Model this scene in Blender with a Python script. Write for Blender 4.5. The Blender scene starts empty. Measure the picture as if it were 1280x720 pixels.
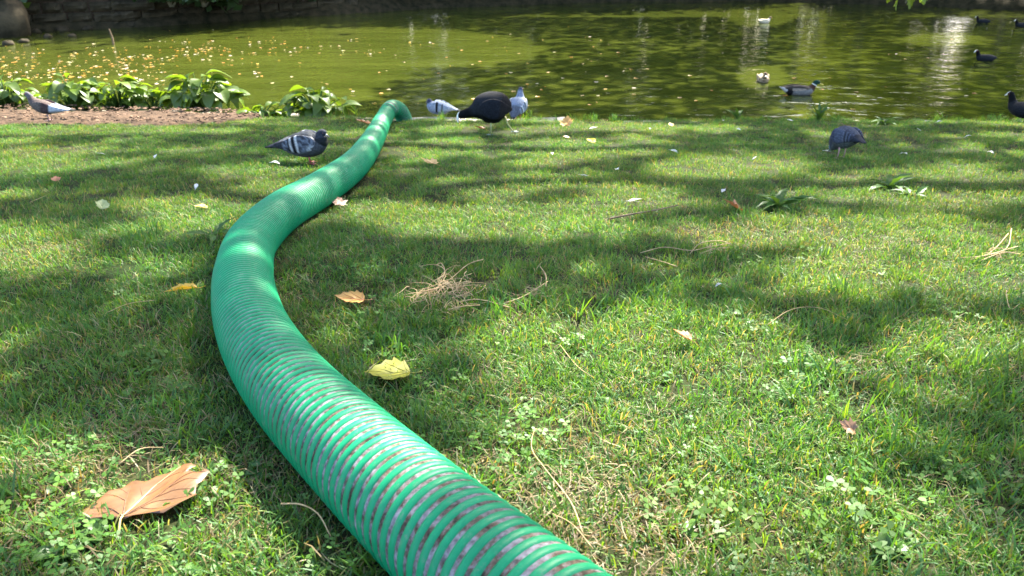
import bpy, math, random
import numpy as np
from mathutils import Vector, Matrix
R = math.radians
rnd = random.Random(7)
rng = np.random.default_rng(11)
scene = bpy.context.scene
COL = scene.collection

# ------------------------------------------------------------------ camera
F_PX, W_PX, H_PX = 950.0, 1280.0, 720.0
CAM_Z, PITCH = 1.78, math.atan(0.45)
cd = bpy.data.cameras.new('camera'); cam = bpy.data.objects.new('camera', cd); COL.objects.link(cam)
cam.location = (0, 0, CAM_Z); cam.rotation_euler = (math.pi/2 - PITCH, 0, 0)
cd.sensor_width = 36; cd.lens = 36*F_PX/W_PX; cd.clip_start = 0.02; cd.clip_end = 500
cd.dof.use_dof = True; cd.dof.focus_distance = 1.7; cd.dof.aperture_fstop = 11
scene.camera = cam
# ------------------------------------------------------------------ light
SUN_AZ, SUN_EL = R(24), R(46)                      # azimuth measured from +Y (view) towards +X
SUN = Vector((math.sin(SUN_AZ)*math.cos(SUN_EL), math.cos(SUN_AZ)*math.cos(SUN_EL), math.sin(SUN_EL)))
world = bpy.data.worlds.new('World'); scene.world = world; world.use_nodes = True
wn = world.node_tree; bgn = wn.nodes['Background']
sky = wn.nodes.new('ShaderNodeTexSky'); sky.sky_type = 'NISHITA'; sky.sun_disc = False
sky.sun_elevation = SUN_EL; sky.sun_rotation = SUN_AZ; sky.air_density = .9; sky.dust_density = 3.0; sky.ozone_density = .6
wn.links.new(sky.outputs[0], bgn.inputs[0]); bgn.inputs[1].default_value = 0.15
sl = bpy.data.lights.new('sun', 'SUN'); sl.energy = 5.0; sl.angle = R(0.55); sl.color = (1, .92, .76)
so = bpy.data.objects.new('sun', sl); COL.objects.link(so)
so.rotation_euler = (-SUN).to_track_quat('-Z', 'Y').to_euler(); so.location = SUN*40
scene.view_settings.view_transform = 'Standard'; scene.view_settings.look = 'None'
scene.view_settings.exposure = 2.7; scene.view_settings.gamma = 1; scene.view_settings.use_curve_mapping = False
scene.cycles.max_bounces = 6; scene.cycles.diffuse_bounces = 3; scene.cycles.glossy_bounces = 3; scene.cycles.transparent_max_bounces = 8
scene.cycles.sample_clamp_indirect = 6

# ------------------------------------------------------------------ geometry of the place
T_LAWN, H_LAWN = 0.31, 0.578
SLOPE = PITCH - math.atan(T_LAWN)
Z0 = CAM_Z - H_LAWN/math.cos(SLOPE); TS = math.tan(SLOPE)
FWD = Vector((0, math.cos(PITCH), -math.sin(PITCH))); UP = Vector((0, math.sin(PITCH), math.cos(PITCH)))
CAM = Vector((0, 0, CAM_Z))
def ray(px, py): return FWD + Vector((1, 0, 0))*((px-640)/F_PX) - UP*((py-360)/F_PX)
def project(p):
    d = Vector(p) - CAM; z = d.dot(FWD)
    if z < .05: return None
    return 640+F_PX*d.x/z, 360-F_PX*d.dot(UP)/z, z
def bumps(x, y):
    return .007*math.sin(3.1*x+1.3*math.sin(2.2*y))+.006*math.sin(4.3*y+1.7*x)+.004*math.sin(9.1*x-6.3*y)
def plane_z(y): return Z0 - TS*max(y, -2.0)
def lawn_z(x, y): return plane_z(y) + bumps(x, y)
def lawn_at(px, py, h=0.0):
    d = ray(px, py); s = (Z0 + h/math.cos(SLOPE) - CAM_Z)/(d.z + TS*d.y); p = CAM + d*s
    return p
def on_lawn(px, py, h=0.0):
    p = lawn_at(px, py); return Vector((p.x, p.y, lawn_z(p.x, p.y)+h))
def water_at(px, py, h=0.0):
    d = ray(px, py); s = (h-CAM_Z)/d.z; return CAM + d*s
edge_pts = [lawn_at(*q) for q in ((0, 134), (200, 138), (310, 142), (440, 147), (700, 149.5), (960, 150), (1280, 150))]
ex = np.array([-40]+[p.x for p in edge_pts]+[40.]); ey = np.array([edge_pts[0].y+4.]+[p.y for p in edge_pts]+[edge_pts[-1].y+3])
def edge_y(x): return float(np.interp(x, ex, ey)) + .035*math.sin(2.3*x)+.02*math.sin(7*x)
bf = [lawn_at(*q) for q in ((-300, 160), (0, 158.5), (110, 157.5), (200, 156.5), (270, 154), (310, 150), (345, 146))]
bfx = np.array([p.x for p in bf]); bfy = np.array([p.y for p in bf])
def bed_front(x): return float(np.interp(x, bfx, bfy))
def in_bed(x, y): return x < bfx[-1] and y > bed_front(x) + .05*math.sin(9*x)

# ------------------------------------------------------------------ helpers
def link(o, parent=None):
    COL.objects.link(o)
    if parent is not None: o.parent = parent
    return o
def mesh_np(name, v, f, mats=(), smooth=False, colors=None):
    me = bpy.data.meshes.new(name)
    v = np.asarray(v, dtype=np.float32).reshape(-1, 3)
    if isinstance(f, np.ndarray):
        k = f.shape[1]; n = len(f)
        me.vertices.add(len(v)); me.vertices.foreach_set('co', v.ravel())
        me.loops.add(n*k); me.loops.foreach_set('vertex_index', f.astype(np.int32).ravel())
        me.polygons.add(n); me.polygons.foreach_set('loop_start', np.arange(0, n*k, k, dtype=np.int32))
        me.polygons.foreach_set('loop_total', np.full(n, k, dtype=np.int32))
        me.update(calc_edges=True); me.validate()
    else:
        me.from_pydata(v.tolist(), [], f); me.update()
    if smooth: me.polygons.foreach_set('use_smooth', np.ones(len(me.polygons), dtype=bool))
    if colors is not None:
        a = me.color_attributes.new('Col', 'FLOAT_COLOR', 'POINT')
        c = np.ones((len(v), 4), dtype=np.float32); c[:, :3] = np.asarray(colors, dtype=np.float32)[:, :3]
        a.data.foreach_set('color', c.ravel())
    for m in mats: me.materials.append(m)
    return me
def obj(name, me, parent=None, loc=(0, 0, 0), rot=(0, 0, 0), scale=1.0):
    o = bpy.data.objects.new(name, me); link(o, parent); o.location = loc; o.rotation_euler = rot
    o.scale = (scale,)*3 if isinstance(scale, (int, float)) else scale
    return o
def empty(name, loc=(0, 0, 0), rz=0.0, scale=1.0):
    o = bpy.data.objects.new(name, None); link(o); o.location = loc; o.rotation_euler = (0, 0, rz)
    o.scale = (scale,)*3; o.empty_display_size = .05; return o
def tag(o, label, cat, group=None):
    o['label'] = label; o['category'] = cat
    if group: o['group'] = group
    return o
def kind(o, k): o['kind'] = k; return o

class MB:
    def __init__(s): s.v = []; s.f = []; s.c = []; s.sub = {}
    def add(s, v, f, c=None):
        n = len(s.v); s.v += [tuple(p) for p in v]; s.f += [tuple(i+n for i in q) for q in f]
        if c is not None: s.c += ([tuple(c)]*len(v) if not hasattr(c[0], '__len__') else [tuple(k) for k in c])
    def mesh(s, name, mats, smooth=False): return mesh_np(name, s.v, s.f, mats, smooth, s.c if len(s.c) == len(s.v) and s.c else None)
    def box(s, c, size, rz=0, jit=0, col=None):
        v = []
        for sx, sy, sz in ((-1,-1,-1),(1,-1,-1),(1,1,-1),(-1,1,-1),(-1,-1,1),(1,-1,1),(1,1,1),(-1,1,1)):
            p = Vector((sx*size[0]/2+rnd.uniform(-jit, jit), sy*size[1]/2+rnd.uniform(-jit, jit), sz*size[2]/2+rnd.uniform(-jit, jit)))
            p.rotate(Matrix.Rotation(rz, 3, 'Z')); v.append(p+Vector(c))
        s.add(v, [(0,3,2,1),(4,5,6,7),(0,1,5,4),(1,2,6,5),(2,3,7,6),(3,0,4,7)], col)
    def tube(s, pts, rad, n=6, cap=True, col=None):
        pts = [Vector(p) for p in pts]; m = len(pts)
        rad = [rad]*m if isinstance(rad, (int, float)) else rad
        t0 = (pts[1]-pts[0]).normalized(); a = Vector((0, 0, 1)) if abs(t0.z) < .9 else Vector((1, 0, 0))
        u = t0.cross(a).normalized(); v = []; 
        for i, p in enumerate(pts):
            t = (pts[min(i+1, m-1)]-pts[max(i-1, 0)]).normalized()
            u = (u - t*u.dot(t)).normalized(); w = t.cross(u)
            for k in range(n):
                an = 2*math.pi*k/n; v.append(p+(u*math.cos(an)+w*math.sin(an))*rad[i])
        f = [(i*n+k, i*n+(k+1) % n, (i+1)*n+(k+1) % n, (i+1)*n+k) for i in range(m-1) for k in range(n)]
        if cap: f += [tuple(range(n))[::-1], tuple(range((m-1)*n, m*n))]
        s.add(v, f, col)
def catmull(P, sub):
    P = np.asarray(P, dtype=float); Q = np.vstack([2*P[0]-P[1], P, 2*P[-1]-P[-2]]); out = []
    for i in range(1, len(Q)-2):
        for k in range(sub):
            t = k/sub; a, b, c, d = Q[i-1], Q[i], Q[i+1], Q[i+2]
            out.append(.5*(2*b+(c-a)*t+(2*a-5*b+4*c-d)*t*t+(3*b-a-3*c+d)*t**3))
    out.append(P[-1]); return np.array(out)

# ------------------------------------------------------------------ materials
def new_mat(name):
    m = bpy.data.materials.new(name); m.use_nodes = True; nt = m.node_tree; nt.nodes.clear()
    out = nt.nodes.new('ShaderNodeOutputMaterial'); return m, nt, out
def node(nt, t, **kw):
    n = nt.nodes.new(t)
    for k, v in kw.items():
        if k.startswith('i_'): n.inputs[k[2:].replace('_', ' ')].default_value = v
        else: setattr(n, k, v)
    return n
def ramp(nt, stops, interp='LINEAR'):
    n = nt.nodes.new('ShaderNodeValToRGB'); cr = n.color_ramp; cr.interpolation = interp
    while len(cr.elements) < len(stops): cr.elements.new(.5)
    for e, (p, c) in zip(cr.elements, stops): e.position = p; e.color = (*c, 1) if len(c) == 3 else c
    return n
def mixrgb(nt, a, b, fac, mode='MIX'):
    n = nt.nodes.new('ShaderNodeMix'); n.data_type = 'RGBA'; n.blend_type = mode
    for s, v in ((n.inputs[6], a), (n.inputs[7], b), (n.inputs[0], fac)):
        if hasattr(v, 'type') and hasattr(v, 'is_output'): nt.links.new(v, s)
        else: s.default_value = v if not isinstance(v, tuple) else ((*v, 1) if len(v) == 3 else v)
    return n.outputs[2]
def simple(name, c1, c2, scale=8, rough=.7, bump=.3, bscale=40, spec=.3, detail=5, stops=(.35, .65)):
    m, nt, out = new_mat(name); tc = node(nt, 'ShaderNodeTexCoord')
    nz = node(nt, 'ShaderNodeTexNoise', i_Scale=scale, i_Detail=detail, i_Roughness=.65); nt.links.new(tc.outputs['Object'], nz.inputs['Vector'])
    r = ramp(nt, [(stops[0], c1), (stops[1], c2)]); nt.links.new(nz.outputs['Fac'], r.inputs[0])
    b = node(nt, 'ShaderNodeBsdfPrincipled', i_Roughness=rough); b.inputs['Specular IOR Level'].default_value = spec
    nt.links.new(r.outputs[0], b.inputs['Base Color'])
    if bump:
        nb = node(nt, 'ShaderNodeTexNoise', i_Scale=bscale, i_Detail=4.0); nt.links.new(tc.outputs['Object'], nb.inputs['Vector'])
        bp = node(nt, 'ShaderNodeBump', i_Strength=bump, i_Distance=.01); nt.links.new(nb.outputs['Fac'], bp.inputs['Height']); nt.links.new(bp.outputs[0], b.inputs['Normal'])
    nt.links.new(b.outputs[0], out.inputs[0]); return m
def leafy(name, col=None, trans=.45, rough=.45, tint=False, vcol=False, var=.25, gloss=.06, nscale=6, tcol=(1.25, 1.15, .45)):
    """thin foliage: diffuse + translucent + a little gloss"""
    m, nt, out = new_mat(name)
    if vcol:
        at = node(nt, 'ShaderNodeAttribute', attribute_name='Col'); c = at.outputs['Color']
    else:
        tc = node(nt, 'ShaderNodeTexCoord'); nz = node(nt, 'ShaderNodeTexNoise', i_Scale=nscale, i_Detail=3.0); nt.links.new(tc.outputs['Object'], nz.inputs['Vector'])
        oi = node(nt, 'ShaderNodeObjectInfo')
        c = mixrgb(nt, tuple(k*(1-var) for k in col), tuple(min(1, k*(1+var)) for k in col), nz.outputs['Fac'])
        c = mixrgb(nt, c, tuple(k*.62 for k in col), oi.outputs['Random'])
    if tint:
        ti = node(nt, 'ShaderNodeAttribute', attribute_name='tint', attribute_type='INSTANCER'); c = mixrgb(nt, c, ti.outputs['Color'], 1.0, 'MULTIPLY')
    d = node(nt, 'ShaderNodeBsdfDiffuse'); nt.links.new(c, d.inputs[0])
    t = node(nt, 'ShaderNodeBsdfTranslucent'); nt.links.new(mixrgb(nt, c, (*tcol, 1), 1.0, 'MULTIPLY'), t.inputs[0])
    g = node(nt, 'ShaderNodeBsdfGlossy', i_Roughness=rough); g.inputs[0].default_value = (.9, .95, 1, 1)
    a = node(nt, 'ShaderNodeMixShader'); a.inputs[0].default_value = trans; nt.links.new(d.outputs[0], a.inputs[1]); nt.links.new(t.outputs[0], a.inputs[2])
    b = node(nt, 'ShaderNodeMixShader'); b.inputs[0].default_value = gloss; nt.links.new(a.outputs[0], b.inputs[1]); nt.links.new(g.outputs[0], b.inputs[2])
    nt.links.new(b.outputs[0], out.inputs[0]); return m
def vcol_mat(name, rough=.6, bump=.25, bscale=260, nvar=.22, nscale=90, spec=.3):
    m, nt, out = new_mat(name); tc = node(nt, 'ShaderNodeTexCoord')
    at = node(nt, 'ShaderNodeAttribute', attribute_name='Col')
    nz = node(nt, 'ShaderNodeTexNoise', i_Scale=nscale, i_Detail=3.0); nt.links.new(tc.outputs['Object'], nz.inputs['Vector'])
    r = ramp(nt, [(.3, (1-nvar,)*3), (.7, (1+nvar,)*3)]); nt.links.new(nz.outputs['Fac'], r.inputs[0])
    c = mixrgb(nt, at.outputs['Color'], r.outputs[0], 1.0, 'MULTIPLY')
    if name == 'feather':
        mp = node(nt, 'ShaderNodeMapping'); mp.inputs['Scale'].default_value = (.6, 1, 1); nt.links.new(tc.outputs['Object'], mp.inputs[0])
        vo = node(nt, 'ShaderNodeTexVoronoi', i_Scale=110.0); nt.links.new(mp.outputs[0], vo.inputs['Vector'])
        rv = ramp(nt, [(.2, (1.12,)*3), (.75, (.7,)*3)]); nt.links.new(vo.outputs['Distance'], rv.inputs[0]); c = mixrgb(nt, c, rv.outputs[0], 1.0, 'MULTIPLY')
    b = node(nt, 'ShaderNodeBsdfPrincipled', i_Roughness=rough); b.inputs['Specular IOR Level'].default_value = spec
    nt.links.new(c, b.inputs['Base Color'])
    nb = node(nt, 'ShaderNodeTexNoise', i_Scale=bscale, i_Detail=2.0); nt.links.new(tc.outputs['Object'], nb.inputs['Vector'])
    bp = node(nt, 'ShaderNodeBump', i_Strength=bump, i_Distance=.003); nt.links.new(nb.outputs['Fac'], bp.inputs['Height']); nt.links.new(bp.outputs[0], b.inputs['Normal'])
    nt.links.new(b.outputs[0], out.inputs[0]); return m

M = {}
M['soil'] = simple('soil', (.025, .017, .012), (.10, .066, .045), 9, .95, .9, 60, .1)
M['stone'] = simple('stone', (.020, .017, .009), (.075, .058, .033), 3, .85, .6, 22, .2)
M['edging'] = simple('edging_stone', (.16, .15, .13), (.36, .33, .29), 7, .85, .5, 40, .2)
M['bark'] = simple('bark', (.06, .05, .035), (.26, .23, .17), 2.4, .9, .8, 14, .1)
M['twig'] = simple('twig', (.10, .065, .04), (.24, .17, .11), 30, .8, .4, 120, .2)
M['straw'] = simple('straw', (.26, .17, .075), (.46, .34, .18), 25, .7, .2, 200, .3)
M['feather'] = vcol_mat('feather', rough=.85, spec=.12, bump=.5)
M['bill'] = vcol_mat('horn', .35, .05, 200, .06, 60, .5)
M['leaf_dry'] = leafy('dry_leaf', vcol=True, trans=.22, rough=.4, gloss=.05, tcol=(1.1, 1, .7))
M['blade'] = leafy('grass_blade', vcol=True, tint=True, trans=.45, rough=.5, gloss=.018, tcol=(1.4, 1.25, .4))
M['canopy'] = leafy('tree_leaf', (.075, .13, .022), trans=.42, gloss=.05, nscale=1.2, var=.35)
M['shrub'] = leafy('shrub_leaf', (.05, .095, .025), trans=.35, gloss=.05, nscale=1.5, var=.4)
M['bankleaf'] = leafy('bank_plant_leaf', (.12, .20, .025), trans=.52, rough=.4, gloss=.03, nscale=9, tcol=(1.3, 1.25, .35))
M['weedleaf'] = leafy('weed_leaf', (.07, .15, .03), trans=.4, rough=.4, gloss=.02, nscale=20)
M['litter'] = leafy('litter_leaf', vcol=True, trans=.15, gloss=.05, tcol=(1, .9, .6))
M['white'] = leafy('white_feather', (.78, .78, .76), trans=.3, gloss=.02, tcol=(1, 1, 1))
M['chip'] = simple('bark_chip', (.03, .02, .014), (.22, .145, .10), 14, .9, .3, 60, .1)
# lawn soil and thatch, seen between the blades
def lawn_mat():
    m, nt, out = new_mat('lawn_thatch'); tc = node(nt, 'ShaderNodeTexCoord')
    n1 = node(nt, 'ShaderNodeTexNoise', i_Scale=1.6, i_Detail=6.0, i_Roughness=.7); nt.links.new(tc.outputs['Object'], n1.inputs['Vector'])
    n2 = node(nt, 'ShaderNodeTexNoise', i_Scale=90.0, i_Detail=4.0); nt.links.new(tc.outputs['Object'], n2.inputs['Vector'])
    r1 = ramp(nt, [(.35, (.014, .026, .006)), (.62, (.028, .030, .012)), (.78, (.065, .05, .028))]); nt.links.new(n1.outputs['Fac'], r1.inputs[0])
    r2 = ramp(nt, [(.3, (.45,)*3), (.7, (1.35,)*3)]); nt.links.new(n2.outputs['Fac'], r2.inputs[0])
    b = node(nt, 'ShaderNodeBsdfPrincipled', i_Roughness=.95); b.inputs['Specular IOR Level'].default_value = .1
    nt.links.new(mixrgb(nt, r1.outputs[0], r2.outputs[0], 1.0, 'MULTIPLY'), b.inputs['Base Color'])
    bp = node(nt, 'ShaderNodeBump', i_Strength=.8, i_Distance=.01); nt.links.new(n2.outputs['Fac'], bp.inputs['Height']); nt.links.new(bp.outputs[0], b.inputs['Normal'])
    nt.links.new(b.outputs[0], out.inputs[0]); return m
M['lawn'] = lawn_mat()
def water_mat():
    m, nt, out = new_mat('murky_pond_water'); tc = node(nt, 'ShaderNodeTexCoord')
    mp = node(nt, 'ShaderNodeMapping'); mp.inputs['Scale'].default_value = (.35, .8, 1); nt.links.new(tc.outputs['Object'], mp.inputs[0])
    n0 = node(nt, 'ShaderNodeTexNoise', i_Scale=.9, i_Detail=4.0, i_Distortion=.6); nt.links.new(mp.outputs[0], n0.inputs['Vector'])
    r = ramp(nt, [(.3, (.029, .039, .005)), (.7, (.052, .065, .010))]); nt.links.new(n0.outputs['Fac'], r.inputs[0])
    b = node(nt, 'ShaderNodeBsdfPrincipled', i_Roughness=.02, i_IOR=1.33); nt.links.new(r.outputs[0], b.inputs['Base Color'])
    w1 = node(nt, 'ShaderNodeTexNoise', i_Scale=2.6, i_Detail=3.0, i_Roughness=.55, i_Distortion=.4)
    w2 = node(nt, 'ShaderNodeTexNoise', i_Scale=9.0, i_Detail=2.0)
    mp2 = node(nt, 'ShaderNodeMapping'); mp2.inputs['Scale'].default_value = (.7, 1.25, 1); nt.links.new(tc.outputs['Object'], mp2.inputs[0])
    nt.links.new(mp2.outputs[0], w1.inputs['Vector']); nt.links.new(mp2.outputs[0], w2.inputs['Vector'])
    ad = node(nt, 'ShaderNodeMath', operation='MULTIPLY_ADD'); nt.links.new(w2.outputs['Fac'], ad.inputs[0]); ad.inputs[1].default_value = .16; nt.links.new(w1.outputs['Fac'], ad.inputs[2])
    bp = node(nt, 'ShaderNodeBump', i_Strength=1.0, i_Distance=.022); nt.links.new(ad.outputs[0], bp.inputs['Height']); nt.links.new(bp.outputs[0], b.inputs['Normal'])
    nt.links.new(b.outputs[0], out.inputs[0]); return m
M['water'] = water_mat()
def hose_mats():
    m, nt, out = new_mat('green_hose_rib'); tc = node(nt, 'ShaderNodeTexCoord')
    nz = node(nt, 'ShaderNodeTexNoise', i_Scale=7.0, i_Detail=5.0, i_Roughness=.7); nt.links.new(tc.outputs['Object'], nz.inputs['Vector'])
    r = ramp(nt, [(.3, (.001, .165, .066)), (.7, (.003, .24, .098))]); nt.links.new(nz.outputs['Fac'], r.inputs[0])
    n2 = node(nt, 'ShaderNodeTexNoise', i_Scale=60.0, i_Detail=6.0, i_Roughness=.8); nt.links.new(tc.outputs['Object'], n2.inputs['Vector'])
    r2 = ramp(nt, [(.55, (0, 0, 0)), (.72, (1, 1, 1))]); nt.links.new(n2.outputs['Fac'], r2.inputs[0])
    sc = node(nt, 'ShaderNodeMath', operation='MULTIPLY'); sc.inputs[1].default_value = .45; nt.links.new(r2.outputs[0], sc.inputs[0])
    c = mixrgb(nt, r.outputs[0], (.22, .20, .16, 1), sc.outputs[0])
    b = node(nt, 'ShaderNodeBsdfPrincipled', i_Roughness=.33); b.inputs['Specular IOR Level'].default_value = .26
    nt.links.new(c, b.inputs['Base Color'])
    rr = node(nt, 'ShaderNodeMapRange'); rr.inputs[3].default_value = .34; rr.inputs[4].default_value = .62; nt.links.new(nz.outputs['Fac'], rr.inputs[0]); nt.links.new(rr.outputs[0], b.inputs['Roughness'])
    nt.links.new(b.outputs[0], out.inputs[0])
    w, nt, out = new_mat('dusty_hose_wall'); tc = node(nt, 'ShaderNodeTexCoord')
    n1 = node(nt, 'ShaderNodeTexNoise', i_Scale=30.0, i_Detail=8.0, i_Roughness=.78); nt.links.new(tc.outputs['Object'], n1.inputs['Vector'])
    r1 = ramp(nt, [(.37, (.05, .036, .027)), (.45, (.21, .15, .105)), (.54, (.42, .38, .40)), (.7, (.56, .53, .58))]); nt.links.new(n1.outputs['Fac'], r1.inputs[0])
    n3 = node(nt, 'ShaderNodeTexNoise', i_Scale=130.0, i_Detail=3.0); nt.links.new(tc.outputs['Object'], n3.inputs['Vector'])
    r3 = ramp(nt, [(.35, (.2,)*3), (.6, (.5,)*3)]); nt.links.new(n3.outputs['Fac'], r3.inputs[0])
    b = node(nt, 'ShaderNodeBsdfPrincipled', i_Roughness=.75); b.inputs['Specular IOR Level'].default_value = .2; nt.links.new(mixrgb(nt, r1.outputs[0], r3.outputs[0], 1.0, 'MULTIPLY'), b.inputs['Base Color'])
    nt.links.new(b.outputs[0], out.inputs[0]); return m, w
M['rib'], M['hosewall'] = hose_mats()

# ------------------------------------------------------------------ setting: lawn, bank, bed, pond, far bank
def build_lawn():
    xs = np.unique(np.concatenate([np.arange(-60, -9, 3.), np.arange(-9, 9.01, .12), np.arange(12, 61, 3.)]))
    ts = np.concatenate([np.linspace(-40, -1, 14), np.linspace(-.7, 1, 80)])   # <0: behind, 0..1: to the edge
    V = []; nx = len(xs)
    for t in ts:
        for x in xs:
            e = edge_y(x); y = t if t < -.7 else (-.7+(t+.7)/1.7*(e+.7))
            z = lawn_z(x, y)
            z -= .05*max(0, 1-(e-y)/.16)**2
            V.append((x, y, z))
    for dy, z in ((.03, .16), (.07, -.05), (.25, -.6)):
        for x in xs: V.append((x, edge_y(x)+dy+.02*math.sin(11*x), z+.03*math.sin(5*x)))
    ny = len(ts)+3
    f = np.array([(j*nx+i, j*nx+i+1, (j+1)*nx+i+1, (j+1)*nx+i) for j in range(ny-1) for i in range(nx-1)])
    return kind(obj('lawn_ground', mesh_np('lawn_ground', V, f, [M['lawn']], True)), 'structure')
build_lawn()
def build_bed():
    xs = np.arange(-11, bfx[-1]-.02, .06); V = []; n = 16
    for j in range(n):
        t = j/(n-1)
        for x in xs:
            y = bed_front(x)+.03*math.sin(9*x)+(edge_y(x)+.02-bed_front(x))*t
            h = .05*math.sin(math.pi*min(1, t*1.15+.04))**.6-.012+rnd.uniform(-.010, .012) if j not in (0, n-1) else -.03
            V.append((x, y, lawn_z(x, y)+h))
    nx = len(xs)
    f = np.array([(j*nx+i, j*nx+i+1, (j+1)*nx+i+1, (j+1)*nx+i) for j in range(n-1) for i in range(nx-1)])
    kind(obj('soil_bed', mesh_np('soil_bed', V, f, [M['soil']], True)), 'structure')
    mb = MB()
    for k in range(2600):
        x = rnd.uniform(-9, bfx[-1]-.03); y = rnd.uniform(bed_front(x)+.02, edge_y(x)-.02)
        s = rnd.uniform(.010, .035); mb.box((x, y, lawn_z(x, y)+.04), (s, s*rnd.uniform(.3, .7), s*.25), rnd.uniform(0, 3.1), s*.15)
    kind(obj('bark_chips', mb.mesh('bark_chips', [M['chip']])), 'stuff')
build_bed()
BX = np.array([-60, -25, -13, -9.2, -5.9, -2, 3, 9, 13.5, 16, 20, 60.]); BY = np.array([2, 11.5, 17.0, 19.0, 22.2, 25.5, 28, 28.5, 26, 23, 20, 14.])
def bank_y(x): return float(np.interp(x, BX, BY))
pond = kind(obj('pond_water', mesh_np('pond_water', [(-60, 3, 0), (60, 3, 0), (60, 34, 0), (-60, 34, 0)], [(0, 1, 2, 3)], [M['water']])), 'structure')
M['fargr'] = simple('shaded_bank_soil', (.012, .012, .006), (.045, .036, .02), 5, .95, .8, 30, .1)  # darker soil colour, the far bank's shade is painted into it
def build_far():
    xs = np.arange(-60, 61, 1.0); V = []; prof = ((-.3, -.5), (0, .08), (.5, .35), (2, .55), (8, .8), (40, 1.2), (160, 1.5))
    for dy, z in prof:
        for x in xs: V.append((x, bank_y(x)+dy+.15*math.sin(x*1.7), z+(.06*math.sin(x*2.3) if z > 0 else 0)))
    nx = len(xs)
    f = np.array([(j*nx+i, j*nx+i+1, (j+1)*nx+i+1, (j+1)*nx+i) for j in range(len(prof)-1) for i in range(nx-1)])
    kind(obj('far_bank_ground', mesh_np('far_bank_ground', V, f, [M['fargr']], True)), 'structure')
build_far()

# ------------------------------------------------------------------ leaf clouds and trees
def leaf_cloud(P, size, flat=.5, seed=1):
    """P (n,3) leaf centres -> bent diamond leaves, 2 triangles each"""
    g = np.random.default_rng(seed); n = len(P)
    nrm = g.normal(size=(n, 3)); nrm[:, 2] = np.abs(nrm[:, 2])+flat*2; nrm /= np.linalg.norm(nrm, axis=1)[:, None]
    a = g.normal(size=(n, 3)); a -= nrm*(a*nrm).sum(1)[:, None]; a /= np.linalg.norm(a, axis=1)[:, None]
    b = np.cross(nrm, a); s = (size*g.uniform(.6, 1.3, n))[:, None]
    v = np.stack([P-a*s*.55, P+b*s*.42-nrm*s*.10+a*s*.05, P+a*s*.6-nrm*s*.12, P-b*s*.42-nrm*s*.10+a*s*.05], 1).reshape(-1, 3)
    i = np.arange(n)*4
    f = np.concatenate([np.stack([i, i+1, i+2], 1), np.stack([i, i+2, i+3], 1)])
    return v, f
def blob_points(n, cx, cy, cz, rx, ry, rz, clumps, seed):
    g = np.random.default_rng(seed); c = g.normal(size=(clumps, 3)); c /= np.linalg.norm(c, axis=1)[:, None]; c *= g.uniform(.35, 1, (clumps, 1))**.6
    k = g.integers(0, clumps, n); p = c[k]+g.normal(size=(n, 3))*.17
    return p*np.array([rx, ry, rz])+np.array([cx, cy, cz])
def limb(mb, a, b, r0, r1, sag=.0, n=7, seed=0):
    g = random.Random(seed); a = Vector(a); b = Vector(b); pts = []; rad = []
    for i in range(n+1):
        t = i/n; p = a.lerp(b, t); p.z += sag*math.sin(math.pi*t)*(b-a).length
        if 0 < i < n: p += Vector((g.uniform(-1, 1), g.uniform(-1, 1), g.uniform(-.6, .6)))*(b-a).length*.025
        pts.append(p); rad.append(r0+(r1-r0)*t)
    mb.tube(pts, rad, 8); return pts
def far_tree_mesh(seed, h, w, base):
    g = random.Random(seed); mb = MB(); top = (g.uniform(-.6, .6), g.uniform(-.4, .4), h*.75)
    limb(mb, (0, 0, -.4), top, h*.034, h*.012, seed=seed, n=9)
    for k in range(7):
        a = 2*math.pi*k/7+g.uniform(-.3, .3); z0 = h*g.uniform(.25, .6); limb(mb, (top[0]*z0/h, top[1]*z0/h, z0), (math.cos(a)*w*.7, math.sin(a)*w*.7, z0+h*g.uniform(.08, .25)), h*.012, h*.004, seed=seed+k)
    P = blob_points(7000, 0, 0, (h+base)/2, w, w, (h-base)/2, 60, seed)
    v, f = leaf_cloud(P, .34, .4, seed)
    return mb.mesh('trunk', [M['bark']], True), mesh_np('crown', v, f, [M['canopy']])
FT = [far_tree_mesh(31, 11, 3.6, 1.2), far_tree_mesh(47, 14, 4.4, 2.2), far_tree_mesh(53, 8, 3.0, .5)]
def far_tree(x, y, k, s, label):
    o = empty('broadleaf_tree', (x, y, .6), rnd.uniform(0, 6.2), s)
    obj('trunk', FT[k][0], o); obj('crown', FT[k][1], o)
    tag(o, label, 'tree', 'trees on the far bank of the pond')
for i, (x, y, k, s) in enumerate(((-20, 25, 1, 1.1), (-14.5, 26, 0, 1), (-9, 28, 2, 1.15), (-5, 31, 1, 1), (0, 33, 0, 1.1), (4.8, 34, 2, 1.25), (9, 36, 0, 1),
                                  (13, 47, 1, 1.05), (24, 33, 0, 1.1), (29, 29, 1, 1.1), (35, 26, 0, 1), (21.6, 36, 1, 1), (17.0, 36, 2, .8), (-28, 22, 0, 1.1))):
    far_tree(x, y, k, s, 'leafy tree on the far bank of the pond, out past the water')
def shrub_mesh(seed, w, d, h, n, size):
    P = blob_points(n, 0, 0, h*.5, w, d, h*.55, 34, seed); P[:, 2] = np.abs(P[:, 2]); v, f = leaf_cloud(P, size, .3, seed)
    mb = MB(); g = random.Random(seed)
    for k in range(6): limb(mb, (g.uniform(-.1, .1), 0, -.2), (g.uniform(-w, w)*.6, g.uniform(-d, d)*.5, h*.75), .03, .008, seed=seed+k)
    return mesh_np('foliage', v, f, [M['shrub']]), mb.mesh('stem', [M['bark']], True)
SH = [shrub_mesh(61, 1.6, .9, 1.5, 2600, .17), shrub_mesh(67, 1.2, .8, 1.1, 2000, .14), shrub_mesh(71, 2.0, 1.0, 2.2, 3400, .19)]
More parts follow.
